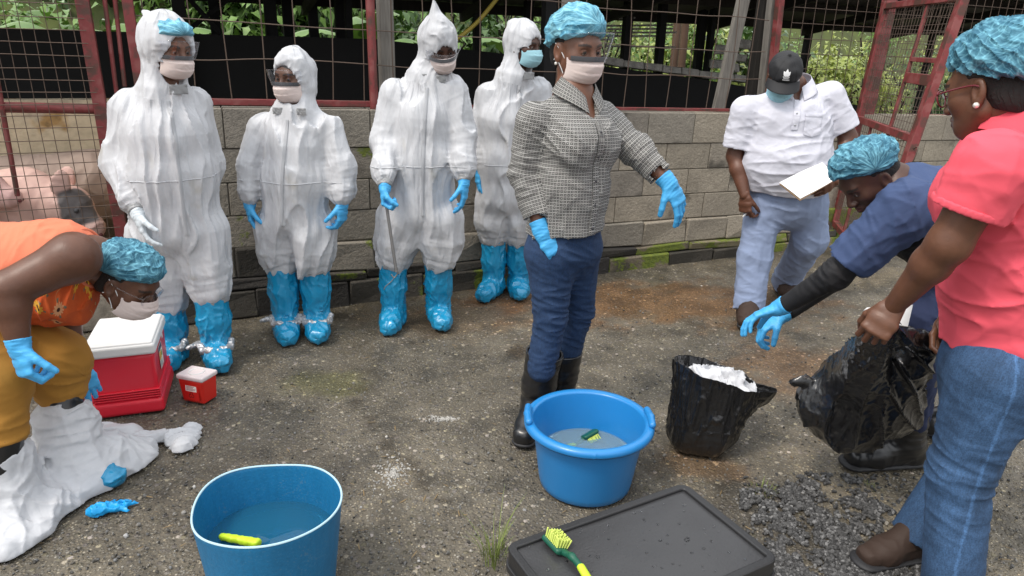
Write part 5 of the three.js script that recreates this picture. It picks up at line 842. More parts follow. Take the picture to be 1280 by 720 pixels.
  for (const [ang, L, wd] of [[0, .030, .0095], [.72, .027, .0092], [-.72, .027, .0092]]) em.push(sheet(8, 10, (u, v) => { const y0 = v * L, hw = wd * Math.sin(Math.PI * Math.pow(v, .85)) * (u * 2 - 1), x = hw * Math.cos(ang) + y0 * Math.sin(ang), y = y0 * Math.cos(ang) - hw * Math.sin(ang); return cv(x, .083 + y, 0); }));
  for (let k = 0; k < 3; k++) em.push(sheet(10, 1, (u, v) => cv((u - .5) * (.036 - k * .004), .083 - .0015 - k * .0045 - v * .0024, .0004)));
  let x0 = -.0165; for (const wd of [.0055, .006, .002, .0055, .006, .005]) { em.push(sheet(2, 1, (u, v) => cv(x0 + u * wd, .0665 - v * .0055, 0))); x0 += wd + .0012; }
  part('emblem', merge(em), MAT.white, cp);
  part('ear_loop_tab', solid([EL(F, [.081, -.012, -.004], [.008, .028, .012], 0)], .003, {}), MAT.white, cp);
  const pp = thing('clipboard', 'white papers on a clipboard held by the man in the polo shirt', 'clipboard', V(1005, 245, D - .3)); const A = V(974, 229, D - .32), B2 = V(1028, 203, D - .2), C = V(1048, 222, D - .3), Dd = V(1000, 250, D - .40);
  part('board', sheet(6, 6, (u, v) => add(mix(mix(A, B2, u), mix(Dd, C, u), v), [0, -.006, 0]), .004), M({ c: [.25, .16, .09], roughness: .7 }), pp); part('paper', sheet(8, 8, (u, v) => add(mix(mix(A, B2, u), mix(Dd, C, u), v), [0, .003 + .004 * Math.sin(u * 4 + v * 2), 0]), .001, true), M({ map: tex(256, 1, (u, v) => { const l = ((v * 14) % 1) < .35 && u > .12 && u < .2 + .65 * H2(Math.floor(v * 14), 3, 1) && fbm(u, v, 60, 1, 3) > -.3; const k = l ? .45 : .82; return [k, k, k]; }), roughness: .8 }), pp);
  pp.children[1].geometry.attributes.uv && (pp.children[1].material.map.repeat.set(1, 1));
  solo('pen', bar(V(937, 262, D - .12), V(929, 271, D - .10), .005, 8), MAT.white, 'small white pen in the fingers of the man in the polo shirt', 'pen');
}

// glasses on a head frame
function glasses(root, F, mat, o = {}) {
  const r = []; for (const e of [-1, 1]) { const p = []; for (let i = 0; i < 14; i++) { const a = i / 14 * 6.283; p.push(F.L(e * (.034 + .026 * Math.cos(a)), -.004 + .021 * Math.sin(a), .107 - Math.abs(e * (.034 + .026 * Math.cos(a))) * .16)); } r.push(tube(p, .0022, 40, 6, true)); r.push(tube([F.L(e * .060, .006, .098), F.L(e * .078, .006, .05), F.L(e * .083, .004, -.005), F.L(e * .082, -.012, -.028)], .0022, 16, 6)); }
  r.push(tube([F.L(-.009, .002, .106), F.L(0, .006, .109), F.L(.009, .002, .106)], .002, 8, 6)); const g = part('glasses', merge(r), mat, root);
  for (const e of [-1, 1]) part('lens', sheet(10, 10, (u, v) => { const a = u * 6.283, x = .025 * v * Math.cos(a); return F.L(e * (.034 + x), -.004 + .020 * v * Math.sin(a), .1065 - Math.abs(e * (.034 + x)) * .16); }), MAT.lens, g);
}
// --- 7: bending person in the navy shirt
{
  const D = 2.35, F = frame(V(1085, 222, D + .08), [-.70, -.70, .12], [-.68, .72, 0]), t = thing('person', 'person in navy shirt and blue hair net bending down with gloved hands outstretched', 'person', G(1120, 580)), sk = SK.b;
  const neck = V(1116, 228, D + .07), chest = V(1160, 258, D + .08), waist = V(1232, 292, D + .1), hip = V(1300, 325, D + .12), ax = nrm(sub(neck, hip)), rt = [0, 0, 1], f = nrm(cross(rt, ax)), bone = { o: hip, ax, rt, fr: f, R: .17 }, bo = { bone };
  const shL = V(1134, 262, D - .08), elL = V(1044, 343, D + .0), wrL = V(975, 385, D + .14), shR = V(1130, 262, D + .25), elR = V(1046, 344, D + .40), wrR = V(975, 396, D + .30);
  const knL = V(1150, 402, D - .06), anL = mad(G(1124, 580), UPV, .1), knR = V(1180, 395, D + .34), anR = mad(G(1200, 545), UPV, .1), hL = V(1290, 345, D - .0), hR = V(1290, 345, D + .22);
  part('body', bodyGeo(F, sk, [TC(neck, chest, .06, .11, .05), TC(chest, hip, .11, .12, .05), TC(neck, shL, .05, .045, .03), TC(neck, shR, .05, .045, .03), TC(shL, elL, .05, .038, .03), TC(elL, wrL, .038, .028, .02), TC(shR, elR, .05, .038, .03), TC(elR, wrR, .038, .028, .02), TC(hL, knL, .07, .05, .03), TC(knL, anL, .045, .03, .03), TC(hR, knR, .07, .05, .03), TC(knR, anR, .045, .03, .03)], { neck, h: .008, hh: .0028, hairline: false }), MAT.skin, t);
  part('hair', hairGeo(F), MAT.hair, t);
  const S = [EB(hip, waist, rt, .17, .15, .175, .15, .05, bo), EB(waist, chest, rt, .175, .15, .18, .13, .06, bo), EB(chest, mix(neck, chest, .1), rt, .175, .125, .08, .08, .05, { ...bo, eb: .4 }), TC(mix(neck, chest, .5), shL, .08, .092, .06, bo), TC(mix(neck, chest, .5), shR, .08, .092, .06, bo), TC(shL, mix(shL, elL, .80), .094, .082, .04, { fb: 1 }), TC(shR, mix(shR, elR, .80), .094, .082, .04, { fb: 1 }), TC(mix(shL, elL, .72), mix(shL, elL, .95), .062, .062, .002, { op: '-' })];
  const s7 = part('shirt', solid(S, .0052, { pad: .025, disp: folds(nrm([.8, .6, 0]), { long: .008, fl: 7, sl: 2, joints: [{ p: shL, r: .14, ax: nrm([.7, .5, .2]), amp: .018, f: 14 }, { p: mix(shL, elL, .6), r: .11, ax: nrm(sub(elL, shL)), amp: .016, f: 14 }, { p: chest, r: .2, ax: nrm([.9, .2, 0]), amp: .014, f: 11 }], mid: .005, fm: 9, seed: 12 }) }), MAT.navy, t);
  part('collar', sheet(20, 5, (u, v) => { const a = u * 6.283, r = .066 + .014 * (1 - v), b = mad(mad(neck, ax, -.02 + .052 * v), f, .006); return mad(mad(b, rt, r * Math.sin(a)), f, r * Math.cos(a)); }, .004), MAT.navy, s7);
  part('sleeve', solid([TC(mix(shL, elL, .6), elL, .052, .050, 0), TC(elL, mix(elL, wrL, .88), .050, .034, .03, { fb: 1 })], .005, { disp: folds(nrm(sub(wrL, elL)), { joints: [{ p: elL, r: .1, ax: nrm(sub(wrL, shL)), amp: .010, f: 26 }], mid: .002 }) }), MAT.black, t, 'long black undersleeve'); part('sleeve', solid([TC(mix(shR, elR, .6), elR, .056, .056, 0), TC(elR, mix(elR, wrR, .88), .056, .038, .03, { fb: 1 })], .006, {}), MAT.black, t, 'long black undersleeve');
  part('undershirt', solid([EB(V(1300, 345, D + .1), V(1150, 292, D + .06), rt, .16, .14, .14, .11, 0)], .008, { disp: folds(ax, { mid: .01 }) }), MAT.black, t);
  part('glove', gloveGeo(wrL, [-.86, -.42, -.2], [-.25, -.9, .15], -1, { curl: [[.3, .45, .3], [.35, .5, .3], [.4, .5, .3], [.45, .5, .3]], spread: .08, s: 1.04 }, elL, .03), MAT.glove, t); part('glove', gloveGeo(wrR, [-.80, -.58, .1], [-.25, -.9, .15], 1, { curl: [[.6, .9, .5], [.7, .9, .5], [.8, 1, .5], [.9, 1, .5]], s: 1.04 }, elR, .03), MAT.glove, t);
  part('trousers', solid([TC(hip, hip, .17, .17, 0), TC(hL, knL, .125, .09, .06), TC(knL, mix(knL, anL, .75), .09, .075, .02), TC(hR, knR, .125, .09, .05), TC(knR, mix(knR, anR, .75), .09, .075, .02)], .007, { pad: .02, disp: folds([.3, 1, 0], { mid: .012, joints: [{ p: knL, r: .14, ax: nrm([.8, .5, 0]), amp: .016, f: 14 }] }) }), MAT.navyDark, t);
  for (const [a, k, d] of [[anL, knL, nrm([-1, 0, .12])], [anR, knR, nrm([-1, 0, -.2])]]) { const top = mix(a, k, .68), b = part('boot', solid([TC(top, mad(a, UPV, .02), .085, .066, 0, { fa: 1 }), ...footPrims(a, d, .012, 1.12), TC(mad(top, UPV, .03), mix(top, a, .25), .076, .074, .002, { op: '-' })], .005, { floor: .004, disp: folds(UPV, { joints: [{ p: [a[0], .17, a[2]], r: .1, ax: UPV, amp: .010, f: 18 }], mid: .003, fm: 9 }) }), MAT.rubber, t); part('sole', solid([EB([a[0] - d[0] * .055, .016, a[2] - d[2] * .055], [a[0] + d[0] * .205, .016, a[2] + d[2] * .205], [-d[2], 0, d[0]], .054, .017, .06, .017, 0, { ea: 3, eb: 3 })], .005, { floor: .002 }), MAT.sole, b); }
  bouffant(t, F, { c: [0, .058, -.022], r: [.098, .088, .122], cy: .034, slope: .42, np: 17, h: .0035, pole: [-1, .15, -.2], mat: MAT.capDark });
}
// --- 8: woman in the pink polo shirt
{
  const D = 1.74, F = frame(V(1238, 110, D + .06), [-.47, -.30, -.83], [-.14, .95, -.28]), t = thing('person', 'woman in pink polo shirt, glasses and blue jeans holding the black bag open', 'person', G(1180, 725)), sk = [.13, .055, .030];
  const f = nrm([-.96, 0, -.25]), rt = [f[2], 0, -f[0]], hip = V(1254, 440, D), waist = V(1256, 345, D), chest = V(1258, 240, D + .01), neck = V(1268, 162, D + .04), bone = { o: hip, ax: nrm(sub(neck, hip)), rt, fr: f, R: .17 }, bo = { bone };
  const shL = V(1240, 212, D - .14), elL = V(1186, 305, D - .12), wrL = V(1117, 383, D + .0), shR = V(1240, 200, D + .22), elR = V(1226, 315, D + .24), wrR = V(1188, 392, D + .18);
  const hL = handGeo(wrL, [-.48, -.80, .15], [.45, -.42, -.78], -1, { h: .0026, s: .98, curl: [[.9, 1.2, .7], [.95, 1.25, .7], [1, 1.25, .7], [1.05, 1.2, .7]], thumb: [.4, .6, .5, .5] }, sk), hR = handGeo(wrR, [-.42, -.86, .25], [.35, -.1, .93], 1, { h: .0026, s: .98, curl: [[.5, .7, .4], [.6, .8, .4], [.7, .8, .4], [.75, .8, .4]], thumb: [.5, .5, .4, .4] }, sk);
  const legN = [V(1246, 470, D - .085), V(1200, 590, D - .07), mad(G(1184, 762), UPV, .1)], legF = [V(1252, 465, D + .09), V(1212, 575, D + .13), mad(G(1140, 695), UPV, .1)];
  part('body', bodyGeo(F, sk, [TC(neck, mix(neck, chest, .4), .052, .06, .03), TC(mix(neck, chest, .45), hip, .08, .1, .05), TC(mix(neck, chest, .4), shL, .04, .05, .03), TC(mix(neck, chest, .4), shR, .04, .05, .03), TC(shL, elL, .057, .047, .03), TC(elL, mix(elL, wrL, .3), .049, .045, .02), TC(mix(elL, wrL, .3), wrL, .045, .026, .02), TC(shR, elR, .062, .05, .03), TC(elR, wrR, .048, .028, .02), TC(hip, legN[1], .08, .05, .03), TC(legN[1], legN[2], .045, .035, .03), TC(hip, legF[1], .08, .05, .03), TC(legF[1], legF[2], .045, .035, .03)], { neck, h: .0055, hh: .0026, hands: [hL, hR] }), MAT.skin, t);
  part('hair', hairGeo(F), MAT.hair, t);
  const P = [EB(mad(hip, UPV, -.02), waist, rt, .175, .152, .16, .14, .04, { ...bo, fa: 1 }), EB(waist, chest, rt, .16, .14, .17, .135, .06, bo), EB(chest, mix(neck, chest, .1), rt, .17, .13, .085, .085, .05, { ...bo, eb: .4 }), EL(frame(mad(chest, f, .09), f, UPV), [0, -.03, 0], [.13, .08, .065], .06, bo), HS(mad(hip, UPV, .03), nrm([.05, -1, 0])), TC(mix(neck, chest, .5), shL, .07, .085, .05, bo), TC(mix(neck, chest, .5), shR, .07, .085, .05, bo), TC(shL, mix(shL, elL, .54), .086, .084, .03, { fb: 1 }), TC(shR, mix(shR, elR, .62), .090, .086, .035, { fb: 1 }), TC(mix(shL, elL, .46), mix(shL, elL, .7), .068, .068, .002, { op: '-' })];
  const po = part('polo_shirt', solid(P, .0046, { pad: .025, disp: folds(nrm([.1, 1, 0]), { long: .007, fl: 6, sl: 1.6, joints: [{ p: mad(waist, rt, .12), r: .2, ax: nrm([-.35, 1, .1]), amp: .013, f: 10 }, { p: mad(mad(chest, rt, .14), UPV, -.10), r: .13, ax: nrm([.7, .8, 0]), amp: .012, f: 13 }, { p: shL, r: .11, ax: nrm([.2, 1, 0]), amp: .010, f: 14 }], mid: .004, fm: 7, seed: 14 }) }), MAT.pink, t);
  part('collar', sheet(26, 6, (u, v) => { const a = .5 + u * 5.28, r = .078 + .034 * v * v, b = mad(neck, UPV, .064 + .02 * Math.sin(v * 3.14) - .062 * v - .02 * (1 - Math.cos(a)) * 0); return mad(mad(b, rt, r * Math.sin(a)), f, r * Math.cos(a)); }, .004), MAT.pink, po);
  part('hem_band', solid([TC(mix(shL, elL, .465), mix(shL, elL, .552), .0872, .0865, 0, { fa: 1, fb: 1 }), TC(mix(shL, elL, .4), mix(shL, elL, .7), .075, .075, .002, { op: '-' })], .004, {}), MAT.pink, po);
  const fade = (x, y, z) => { const n = noise(x * 9, y * 4, z * 9), m = noise(x * 40, y * 6, z * 40); const q = sub([x, y, z], mix(legN[0], legN[1], .5)); const e = Math.exp(-((dot(q, f) - .02) ** 2) / .006) * sst(.05, .25, y) ; const k = .85 + .16 * n + .08 * m + .45 * e * (.7 + .5 * n); const ql = sub([x, y, z], legN[1]), sm = Math.abs(dot(ql, f) + .012 + .02 * (y - legN[1][1]) * 0) < .0035 && dot(ql, rt) > 0 ? 1.7 : 1; return [k * 1.02 * sm, k * sm, k * .98 * sm]; };
  const jn = solid([EB(mad(hip, UPV, -.05), mad(hip, UPV, .06), rt, .162, .148, .156, .138, .05, bo), TC(legN[0], legN[1], .116, .080, .06), TC(legN[1], mad(legN[2], UPV, -.06), .080, .079, .03, { fb: 1 }), TC(legF[0], legF[1], .12, .082, .05), TC(legF[1], mad(legF[2], UPV, -.03), .082, .080, .03, { fb: 1 }), EL(frame(mad(mad(hip, f, -.07), UPV, -.08), f, UPV), [.06, 0, 0], [.1, .11, .1], .06, bo)], .0048, { pad: .02, col: fade, disp: folds([.15, 1, 0], { long: .003, joints: [{ p: legN[1], r: .17, ax: nrm([.2, 1, .1]), amp: .011, f: 17 }, { p: mix(legN[0], legN[1], .3), r: .16, ax: nrm([.5, 1, 0]), amp: .006, f: 13 }, { p: mad(hip, UPV, -.1), r: .13, ax: nrm([-.5, 1, 0]), amp: .007, f: 15 }], fine: .001, ff: 40 }) });
  const jm = part('jeans', jn, MAT.jeansBlue, t);
  for (const [a, d] of [[legN[2], nrm([-1, 0, .1])], [legF[2], nrm([-1, 0, .25])]]) { const b = part('shoe', solid(footPrims(a, d, -.002, 1.02), .0045, { floor: .012, disp: folds(UPV, { mid: .003, fm: 14, fine: .001, ff: 60 }) }), MAT.leather, t); part('sole', solid([EB([a[0] - d[0] * .045, .013, a[2] - d[2] * .045], [a[0] + d[0] * .185, .013, a[2] + d[2] * .185], [-d[2], 0, d[0]], .046, .014, .052, .014, 0, { ea: 3, eb: 3 })], .004, { floor: .002 }), MAT.sole, b); }
  bouffant(t, F, { c: [0, .062, -.045], r: [.105, .098, .135], cy: .030, slope: .38, np: 24, h: .0032, pole: [.12, -.5, -.85], mat: MAT.capDark });
  glasses(t, F, MAT.frame); part('earring', new THREE.SphereGeometry(.0075, 14, 10).translate(...F.L(.085, -.045, -.008)), MAT.pearl, t);
}
// --- 9: bending woman at the left
{
  const D = 2.2, F = frame(V(161, 351, D + .07), [.83, -.53, .10], [.50, .86, 0]), t = thing('person', 'woman in orange floral top and mustard trousers bending down at the left edge', 'person', G(60, 620)), sk = [.115, .048, .027];
  const neck = V(116, 322, D + .07), chest = V(72, 326, D + .06), waist = V(2, 338, D + .04), hip = V(-62, 352, D), ax = nrm(sub(neck, hip)), rt = [0, 0, -1], f = nrm(cross(rt, ax)), bone = { o: hip, ax, rt, fr: f, R: .16 }, bo = { bone };
  const shR = V(91, 322, D - .10), elR = V(10, 362, D - .22), wrR = V(24, 433, D - .26), shL = V(100, 338, D + .24), elL = V(84, 400, D + .25), wrL = V(100, 458, D + .2);
  const lA = [V(-30, 405, D + .08), V(68, 452, D + .04), V(80, 506, D + .02), mad(G(98, 598), UPV, .1)], lB = [V(-50, 425, D - .15), V(-4, 478, D - .22), V(4, 560, D - .28), mad(G(8, 655), UPV, .1)];
  part('body', bodyGeo(F, sk, [TC(neck, chest, .06, .1, .05), TC(chest, hip, .1, .1, .05), TC(neck, shR, .055, .062, .05), TC(neck, shL, .055, .05, .04), TC(mix(shR, neck, -.1), shR, .066, .078, .03), TC(shR, elR, .074, .058, .03), TC(elR, mix(elR, wrR, .3), .056, .049, .02), TC(mix(elR, wrR, .3), wrR, .052, .030, .02), TC(shL, elL, .06, .045, .03), TC(elL, wrL, .045, .028, .02), TC(hip, lA[1], .08, .05, .03), TC(lA[1], lA[3], .045, .03, .03), TC(hip, lB[1], .08, .05, .03), TC(lB[1], lB[3], .045, .03, .03)], { neck, h: .0055, hh: .0028 }), MAT.skin, t);
  part('hair', hairGeo(F), MAT.hair, t);
  const dsp = folds(nrm([.3, 1, 0]), { long: .006, fl: 7, sl: 2, joints: [{ p: V(80, 375, D - .02), r: .16, ax: nrm([.9, -.3, 0]), amp: .018, f: 12 }, { p: V(40, 300, D), r: .12, ax: nrm([.9, .3, 0]), amp: .008, f: 12 }], mid: .004, fm: 8, seed: 19 });
  const TP = [EB(hip, waist, rt, .16, .155, .155, .145, .05, bo), EB(waist, chest, rt, .155, .145, .155, .14, .06, bo), EB(chest, mix(neck, chest, .25), rt, .14, .13, .085, .09, .04, { ...bo, eb: .4 }), EL(frame(V(80, 368, D + .04), f, ax), [0, 0, 0], [.14, .10, .085], .06, bo), TC(V(30, 385, D + .02), V(92, 388, D + .04), .06, .055, .05, bo)];
  const tp = part('top', solid(TP, .005, { pad: .02, disp: dsp }), MAT.floral, t, 'orange top with yellow flower print');
  part('back_panel', solid([...TP.slice(0, 3).map((p, i) => i === 0 ? EB(hip, waist, rt, .163, .158, .158, .149, .05, bo) : i === 1 ? EB(waist, chest, rt, .158, .149, .157, .144, .06, bo) : EB(chest, mix(neck, chest, .25), rt, .142, .134, .087, .093, .04, { ...bo, eb: .4 })), HS(mad(V(40, 318, D), f, .02), f)], .005, { pad: .02, disp: dsp }), MAT.orange, tp, 'plain orange back of the top');
  part('neck_band', tube(Array.from({ length: 18 }, (_, i) => { const a = i / 18 * 6.283; return mad(mad(mad(neck, ax, -.012), rt, .098 * Math.sin(a)), f, .1 * Math.cos(a)); }), .007, 50, 8, true), MAT.orange, tp);
  part('necklace', tube(Array.from({ length: 16 }, (_, i) => { const a = i / 16 * 6.283; return mad(mad(mad(neck, ax, .03), rt, .066 * Math.sin(a)), f, .070 * Math.cos(a)); }), .0022, 50, 6, true), MAT.gold, t);
  part('glove', gloveGeo(wrR, [.18, -.95, .25], [.45, .0, -.88], 1, { curl: [[.8, 1.1, .6], [.85, 1.15, .6], [.9, 1.15, .6], [.95, 1.1, .6]], s: 1.02 }, elR, .025), MAT.glove, t); part('glove', gloveGeo(wrL, [.25, -.95, .1], [-.6, 0, -.7], -1, {}, elL, .03), MAT.glove, t);
  part('trousers', solid([TC(hip, hip, .165, .165, 0), TC(lA[0], lA[1], .14, .115, .06), TC(lA[1], mad(lA[2], UPV, .02), .113, .075, .03, { fb: 1 }), TC(lB[0], lB[1], .135, .10, .05), TC(lB[1], mad(lB[2], UPV, .02), .098, .070, .03, { fb: 1 })], .0058, { pad: .02, disp: folds([.3, 1, 0], { long: .004, joints: [{ p: lA[1], r: .16, ax: nrm([.5, 1, 0]), amp: .016, f: 15 }, { p: lA[2], r: .1, ax: UPV, amp: .010, f: 26 }, { p: lB[2], r: .14, ax: UPV, amp: .014, f: 18 }], fine: .001, ff: 40 }) }), MAT.mustard, t);
  for (const [l, d] of [[lA, nrm([1, 0, .25])], [lB, nrm([1, 0, .1])]]) { part('boot', solid([TC(mad(l[2], UPV, .05), mad(l[3], UPV, .03), .068, .064, 0, { fa: 1 }), TC(l[3], mad(l[3], d, .05), .06, .05, .03)], .0055, { floor: .004, disp: folds(UPV, { mid: .004 }) }), MAT.rubber, t); if (l === lA) part('boot_cover', solid(footPrims(l[3], d, .004, .95), .0055, { floor: .003, disp: folds(UPV, { mid: .010, fm: 13, fine: .003, ff: 36 }) }), MAT.boot, t); }
  bouffant(t, F, { c: [0, .055, -.03], r: [.096, .088, .130], cy: .028, slope: .18, np: 16, h: .0034, pole: [1, .1, .3], mat: MAT.capDark });
  maskOn(t, F, MAT.mask, { visor: .0 }); glasses(t, F, MAT.lens);
}

// ---------- pigs in the pen ----------
function pig(label, pts, r, col, head) {
  const t = thing('pig', label, 'pig', [pts[0][0], .2, pts[0][2]]), P = []; for (let i = 0; i + 1 < pts.length; i++) P.push(TC(pts[i], pts[i + 1], r[i], r[i + 1], .06));
  const ax = nrm(sub(pts[1], pts[0])), sd = perp(WB, ax); for (const e of [0, 1]) for (const q of [-1, 1]) { const b = add(mix(pts[0], pts[1], e ? .9 : .05), mul(WB, q * .10)), kn = [b[0] + .02, .2 + (b[1] - .2) * .45, b[2]], ft = [b[0], .205, b[2]]; P.push(TC(b, kn, .085, .05, .05), TC(kn, ft, .045, .032, .02)); }
  const n = pts.length, hd = pts[n - 2], sn = pts[n - 1], hx = nrm(sub(sn, hd)); P.push(TC(sn, mad(sn, hx, .02), r[n - 1] * 1.08, r[n - 1] * 1.05, .01, { fb: 1 }));
  if (head) for (const q of [-1, 1]) { const e0 = add(add(mad(hd, hx, -.03), mul(WB, q * .085)), [0, r[n - 2] * .75, 0]); const E2 = frame(e0, nrm(add(mul(WB, q), add(mul(hx, .5), [0, .3, 0]))), nrm(add(mul(hx, .35), [0, 1, 0]))); P.push(EL(E2, [0, .045, .01], [.05, .075, .013], .012)); P.push(TC(add(mix(hd, sn, .5), mul(WB, q * .06)), add(mix(hd, sn, .5), mul(WB, q * .075)), .012, .012, .01)); }
  part('body', solid(P, .009, { pad: .02, col, disp: folds(ax, { mid: .008, fm: 7, fine: .001, ff: 60 }) }), M({ vertexColors: true, roughness: .7, ...bump(T.rough, .002) }), t);
  if (head) for (const q of [-1, 1]) part('eye', new THREE.SphereGeometry(.013, 10, 8).translate(...add(mix(hd, sn, .42), add(mul(WB, q * .085), [0, .045, 0]))), MAT.strip, t);
  for (const q of [-1, 1]) part('nostril', new THREE.SphereGeometry(.010, 10, 8).translate(...add(mad(sn, hx, r[n - 1] * .5 + .022), mul(sd, q * .018))), M({ c: [.12, .03, .03] }), t);
}
{
  const pc = (x, y, z) => { const n = noise(x * 14, y * 14, z * 14), h = OW(99, 258, .17), d = len(sub([x, y, z], h)); let c = [.66 + .05 * n, .44 + .04 * n, .38 + .03 * n]; const sp = noise(x * 9 + 4, y * 9, z * 9) * .35 + 1.1 * sst(.15, .07, d); if (sp > .42) c = mix(c, [.11, .10, .10], sst(.38, .75, sp)); return c; };
  pig('pink pig with dark spotted face looking right behind the wire mesh', [OW(-80, 262, .52), OW(34, 250, .40), OW(86, 258, .28), OW(119, 285, .20)], [.19, .165, .105, .055], pc, true);
  pig('large greyish brown pig standing at the back of the pen', [OW(-10, 236, .85), OW(118, 230, .82), OW(150, 250, .8), OW(175, 270, .78)], [.19, .20, .12, .07], (x, y, z) => { const n = noise(x * 9, y * 9, z * 9); return [.36 + .05 * n, .27 + .04 * n, .22 + .03 * n]; }, false);
  pig('pink pig snout at the left edge of the pen', [OW(-190, 240, .25), OW(-90, 235, .22), OW(-30, 236, .18), OW(14, 247, .12)], [.18, .17, .11, .05], (x, y, z) => { const n = noise(x * 9, y * 9, z * 9); return [.66 + .05 * n, .42 + .04 * n, .38 + .03 * n]; }, false);
}
// ---------- tubs, boxes, bags ----------
function lathe(prof, seg, fn) { const g = new THREE.LatheGeometry(prof.map((p) => new THREE.Vector2(...p)), seg), p = g.attributes.position; if (fn) { for (let i = 0; i < p.count; i++) { const q = fn(p.getX(i), p.getY(i), p.getZ(i)); p.setXYZ(i, ...q); } g.computeVertexNormals(); } return g; }
T.scuff = tex(512, .4, (u, v) => clamp(.5 + .25 * fbm(u, v, 90, 2, 2) + .3 * fbm(u, v, 5, 3, 5), 0, 1), true);
T.tub = tex(512, .4, (u, v) => { const n = fbm(u, v, 8, 4, 2), f = fbm(u, v, 80, 2, 7), s = tn(u * 60, v * 6, 60, 3, 6); const k = 1 + .08 * n + .10 * f + .05 * s; return mix([.010 * k, .15 * k, .32 * k], [.10, .18, .24], sst(.45, .75, f + .4 * n) * .4); });
const matWater1 = M({ c: [.035, .27, .48], roughness: .03, transmission: .7, thickness: .12, ior: 1.33 }), matWater2 = M({ c: [.42, .62, .72], roughness: .03, transmission: .72, thickness: .1, ior: 1.33 });
const matTub = M({ map: T.tub, roughness: .45, ...bump(T.scuff, .001) });
{ // cut-down dark blue drum
  const t = thing('cut_drum_tub', 'dark blue cut drum tub with a thin pale rim, half full of water, front left', 'tub', [-.685, 0, -1.63]); const R = .205, H = .31;
  const q = (x, y, z) => { const a = Math.atan2(z, x), r = Math.hypot(x, z), k = y / H, s = 1 + k * (.055 * Math.cos(2 * (a - .55)) + .018 * Math.cos(3 * a + 1) + .012 * Math.cos(5 * a)); const hy2 = y + k * k * (.010 * Math.cos(a - .4) + .006 * Math.cos(3 * a + 2)); return [Math.cos(a) * r * s, hy2, Math.sin(a) * r * s]; };
  const out = [], inn = []; for (let i = 0; i <= 20; i++) { const k = i / 20; out.push([lerp(.172, R, k), H * k]); } for (let i = 20; i >= 0; i--) { const k = i / 20; inn.push([lerp(.166, R - .004, k), Math.max(.006, H * k)]); }
  const at = (g) => g.translate(-.685, 0, -1.63);
  const uvm = (g) => { const u = g.attributes.uv; for (let i = 0; i < u.count; i++) u.setXY(i, u.getX(i) * 1.2, g.attributes.position.getY(i)); return g; };
  part('shell', at(uvm(lathe([[0, 0.001], ...out, ...inn, [0, .006]], 96, q))), matTub, t);
  part('rim', at(lathe([[R - .005, H - .001], [R - .0045, H + .002], [R - .002, H + .003], [R + .0005, H + .002], [R + .001, H - .001]], 96, q)), M({ c: [.42, .60, .68], roughness: .6 }), t);
  solo('water', at(lathe([[0, .012], [.163, .012], [.1875, .175], [.186, .178], [0, .178]], 96, q)), matWater1, 'clear water standing in the dark blue cut drum tub', 'water');
  const A = G(279, 671, .19), B = G(322, 679, .20); solo('lime_scrubber', solid([EB(A, B, [0, 1, 0], .010, .010, .012, .014, 0, { ea: 1.3, eb: .6, sq: 2.6 })], .003, { disp: folds(UPV, { mid: .002, fm: 30 }) }), M({ c: [.52, .72, .02], roughness: .5 }), 'lime green brush handle floating in the dark blue tub', 'brush');
}
const matBasin = M({ c: [.018, .215, .54], roughness: .32, clearcoat: .25, clearcoatRoughness: .3, ...bump(T.scuff, .0006) });
{ // round basin with a rolled rim and two grips
  const C = [.296, 0, -2.215], t = thing('basin', 'round bright blue plastic basin with rolled rim and two grips, holding water', 'basin', C), R = .207, H = .262;
  const prof = [[0, .001], [.160, .001], [.172, .008]]; for (let i = 1; i <= 14; i++) { const k = i / 14; prof.push([lerp(.174, R, k), lerp(.012, H, k)]); } prof.push([R + .012, H + .004], [R + .024, H + .001], [R + .027, H - .008], [R + .026, H - .018], [R + .030, H - .012], [R + .030, H], [R + .022, H + .009], [R + .008, H + .011], [R - .003, H + .006]); for (let i = 14; i >= 0; i--) { const k = i / 14; prof.push([lerp(.168, R - .005, k), lerp(.010, H, k)]); } prof.push([0, .009]);
  const wv = (x, y, z) => { const a = Math.atan2(z, x), r = Math.hypot(x, z), k = sst(.1, .27, y), s = 1 + k * .012 * Math.cos(2 * a); const gr = Math.exp(-((Math.abs(Math.abs(a) - Math.PI / 2) - Math.PI / 2) ** 2) / .012) * sst(R - .002, R + .012, r) * k; return [Math.cos(a) * r * s, y + gr * .016, Math.sin(a) * r * s]; };
  part('shell', lathe(prof, 120, wv).translate(...C), matBasin, t);
  for (const e of [-1, 1]) part('grip', solid([TC(add(C, [e * (R + .016), H + .018, -.055]), add(C, [e * (R + .020), H + .020, 0]), .013, .014, 0), TC(add(C, [e * (R + .020), H + .020, 0]), add(C, [e * (R + .016), H + .018, .055]), .014, .013, .004)], .004, {}), matBasin, t);
  solo('water', lathe([[0, .015], [.166, .015], [.1825, .115], [.181, .118], [0, .118]], 96).translate(...C), matWater2, 'cloudy pale water in the bright blue basin', 'water');
}
const matGreen = M({ c: [.006, .085, .05], roughness: .4 }), matLime = M({ c: [.52, .70, .03], roughness: .55 });
